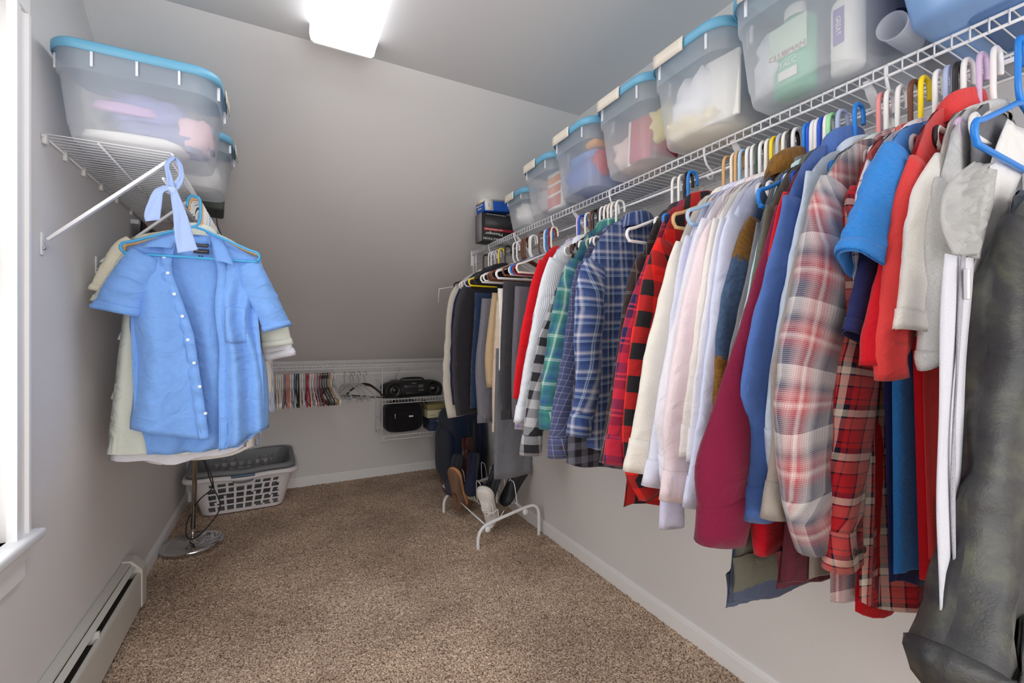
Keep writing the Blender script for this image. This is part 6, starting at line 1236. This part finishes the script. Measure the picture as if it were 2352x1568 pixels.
bm = bmesh.new(); R = []
for j in range(9):
    z = lerp(z0, z1, j/8); R.append([(lerp(x0, x1, i/8)-LX, ypk(lerp(x0, x1, i/8), z), z-RZ-.004*(j == 8)*(1-abs(i-4)/4)) for i in range(9)])
loft(bm, R, close=False, uv=[[(p[0], p[2]) for p in r] for r in R]); thicken(bm, .0015); bmesh_obj('pocket', bm, Mb, rf)
# sleeves
sleeve(hs, Mb, [(x-LX, z-RZ) for x, z in H['sl']], [(0, .045), (.3, .058), (1, .066)], .034, 31, cuff=(.022, 1.0), wr=.22, rings=24, y0=-.012)
sleeve(hs, Mb, [(-(x-LX), z-RZ) for x, z in H['sr']], [(0, .040), (.3, .050), (1, .050)], .034, 37, side=1, cuff=(.022, 1.0), wr=.22, rings=24, y0=-.004, seg=20)
# collar: stand at the back, two wings folded over the fronts
def wing(pts_in, pts_out, name):
    A = spline(pts_in, 6); B = spline(pts_out, 6); R = []
    for a, b in zip(A, B): R.append([a+(b-a)*k/6+Vector((0, -.006*math.sin(PI*k/6), .003*math.sin(PI*k/6))) for k in range(7)])
    bm = bmesh.new(); loft(bm, R, close=False, uv=[[(p.x, p.z) for p in r] for r in R]); thicken(bm, .002); bmesh.ops.recalc_face_normals(bm, faces=bm.faces[:])
    return bmesh_obj(name, bm, Mb, hs)
c = [(x-LX, z-RZ) for x, z in H['colL']]; q = lambda k, y: (c[k][0], y, c[k][1])
wing([q(0, .0), q(1, -.020), q(2, -.034)], [q(3, -.004), q(4, -.030), q(5, -.046)], 'collar')
c = [(x-LX, z-RZ) for x, z in H['colR']]
wing([q(0, .0), q(1, -.020), q(2, -.034)], [q(3, -.004), q(4, -.030), q(5, -.046)], 'collar')
c = [(x-LX, z-RZ) for x, z in H['colB']]
bm = bmesh.new(); P = spline([(c[0][0], -.004, c[0][1]), (c[1][0], .016, c[1][1]), (c[2][0], .018, c[2][1]), (c[3][0], -.004, c[3][1])], 6)
loft(bm, [[p+Vector((0, .002, 0)), p+Vector((0, 0, -.016)), p+Vector((0, .004, -.034))] for p in P], close=False); thicken(bm, .002); bmesh_obj('collar_stand', bm, Mb, hs)
for k, (x0, z0, x1, z1, tx) in enumerate(H['tags']):
    cx, cz = (x0+x1)/2-LX, (z0+z1)/2-RZ
    tg = bmesh_obj('neck_tag', bbox(cx-(x1-x0)/2, .004, cz-(z0-z1)/2, cx+(x1-x0)/2, .006, cz+(z0-z1)/2, 0), mat('black_tag', (36, 34, 44), .7), hs, smooth=False)
    lettering(tx, .005, mat('tag_print', (170, 170, 176), .7), tg, (cx, .0036, cz), (PI/2, 0, 0), 1.2)
hanger('sky', 'sky blue plastic hanger holding the open pale blue shirt', (LX+.006, HERO_Y-.022, RZ), 0, 'hangers on the left rod', HM, True)
hanger('tan', 'tan plastic hanger just behind the sky blue one', (LX+.004, HERO_Y+.028, RZ), 0, 'hangers on the left rod', HM, True)
LH = ['white', 'white', 'white', 'white', 'lightblue', 'white', 'cream', 'white', 'white', 'grey', 'white']
LN = ['first white', 'second white', 'third white', 'fourth white', 'pale blue', 'white, behind the pale blue one,', 'cream', 'white, behind the cream one,', 'white, before the grey one,', 'pale grey', 'last white']
for k, c_ in enumerate(LH):
    hanger(c_, '%s plastic hanger in the packed left row' % LN[k], (LX+.004, [2.03, 2.06, 2.10, 2.16, 2.20, 2.24, 2.30, 2.36, 2.42, 2.50, 2.60][k], RZ), random.Random(k).uniform(-.04, .04), 'hangers on the left rod', HM, True)
# garment bag with zip on the bright blue hanger nearest the viewer
gb = thing('garment_bag', 'translucent grey garment bag with broad white zip strip beside the leather jacket', 'garment bag', (RX, .300, RZ))
M_clear = plastic_clear('bag_film', (226, 226, 226), .45, .15); M_non = cloth('bag_cloth', (222, 220, 218), wr=.4)
Cb = [(x-RX, z-RZ) for x, z in BAG['edge']]
bodice(gb, M_clear, Cb[1][0], Cb[1][1], Cb[-1][0]+.01, .36-RZ, .020, 90, neck=(.05, -.095), amp=.008, name='bag_film')
def band(tabL, tabR, yoff, m, name, parent, rows=40, cols=6, th=.002, ww=.0012, rip=0):
    L, R = smooth_tab(tabL), smooth_tab(tabR); G = []; U = []
    zt, zb = tabL[0][1], tabL[-1][1]
    for j in range(rows+1):
        z = lerp(zt, zb, j/rows); xl, xr = row_at(L, z), row_at(R, z)
        G.append([(lerp(xl, xr, i/cols)-RX, yoff+ww*math.sin(j*.33+i*.8)+rip*nz(i*.9, j*.35, 4)*math.sin(PI*i/cols), z-RZ) for i in range(cols+1)]); U.append([(lerp(xl, xr, i/cols), z) for i in range(cols+1)])
    bm = bmesh.new(); loft(bm, G, close=False, uv=U); thicken(bm, th); bmesh.ops.recalc_face_normals(bm, faces=bm.faces[:]); return bmesh_obj(name, bm, m, parent)
zp = band(BAG['zl'], BAG['zr'], -.034, cloth('zip_tape', (196, 197, 206), wr=.3), 'zip_strip', gb)
mid = [(lerp(a[0], b[0], .42), a[1]) for a, b in zip(BAG['zl'], BAG['zr'])]; mid2 = [(lerp(a[0], b[0], .50), a[1]) for a, b in zip(BAG['zl'], BAG['zr'])]
band(mid, mid2, -.039, mat('zip_teeth', (170, 170, 180), .4, bump=1, bscale=500), 'zip_teeth', zp)
zx, zz = BAG['pull']
bmesh_obj('zip_pull', bbox(zx-RX-.005, -.048, zz-RZ-.03, zx-RX+.005, -.042, zz-RZ+.012, .002), mat('white_metal', (226, 226, 230), .25, .3), zp)
band(BAG['pl'], BAG['pr'], -.012, M_non, 'cloth_gusset', gb, rip=.006)
band(BAG['wl'], BAG['wr'], -.030, plastic_clear('crumpled_film', (216, 216, 214), .6, .1), 'crumpled_window', gb, rows=30, cols=18, rip=.022)
gc = thing('coat', 'dark grey coat inside the translucent garment bag', 'coat', (RX, .306, RZ))
bodice(gc, cloth('coat_grey', (104, 104, 108)), -.118, -.160, -.135, .50-RZ, .010, 91, neck=(.05, -.10), amp=.004)
# ribbed hems that hang below the neighbouring cuffs
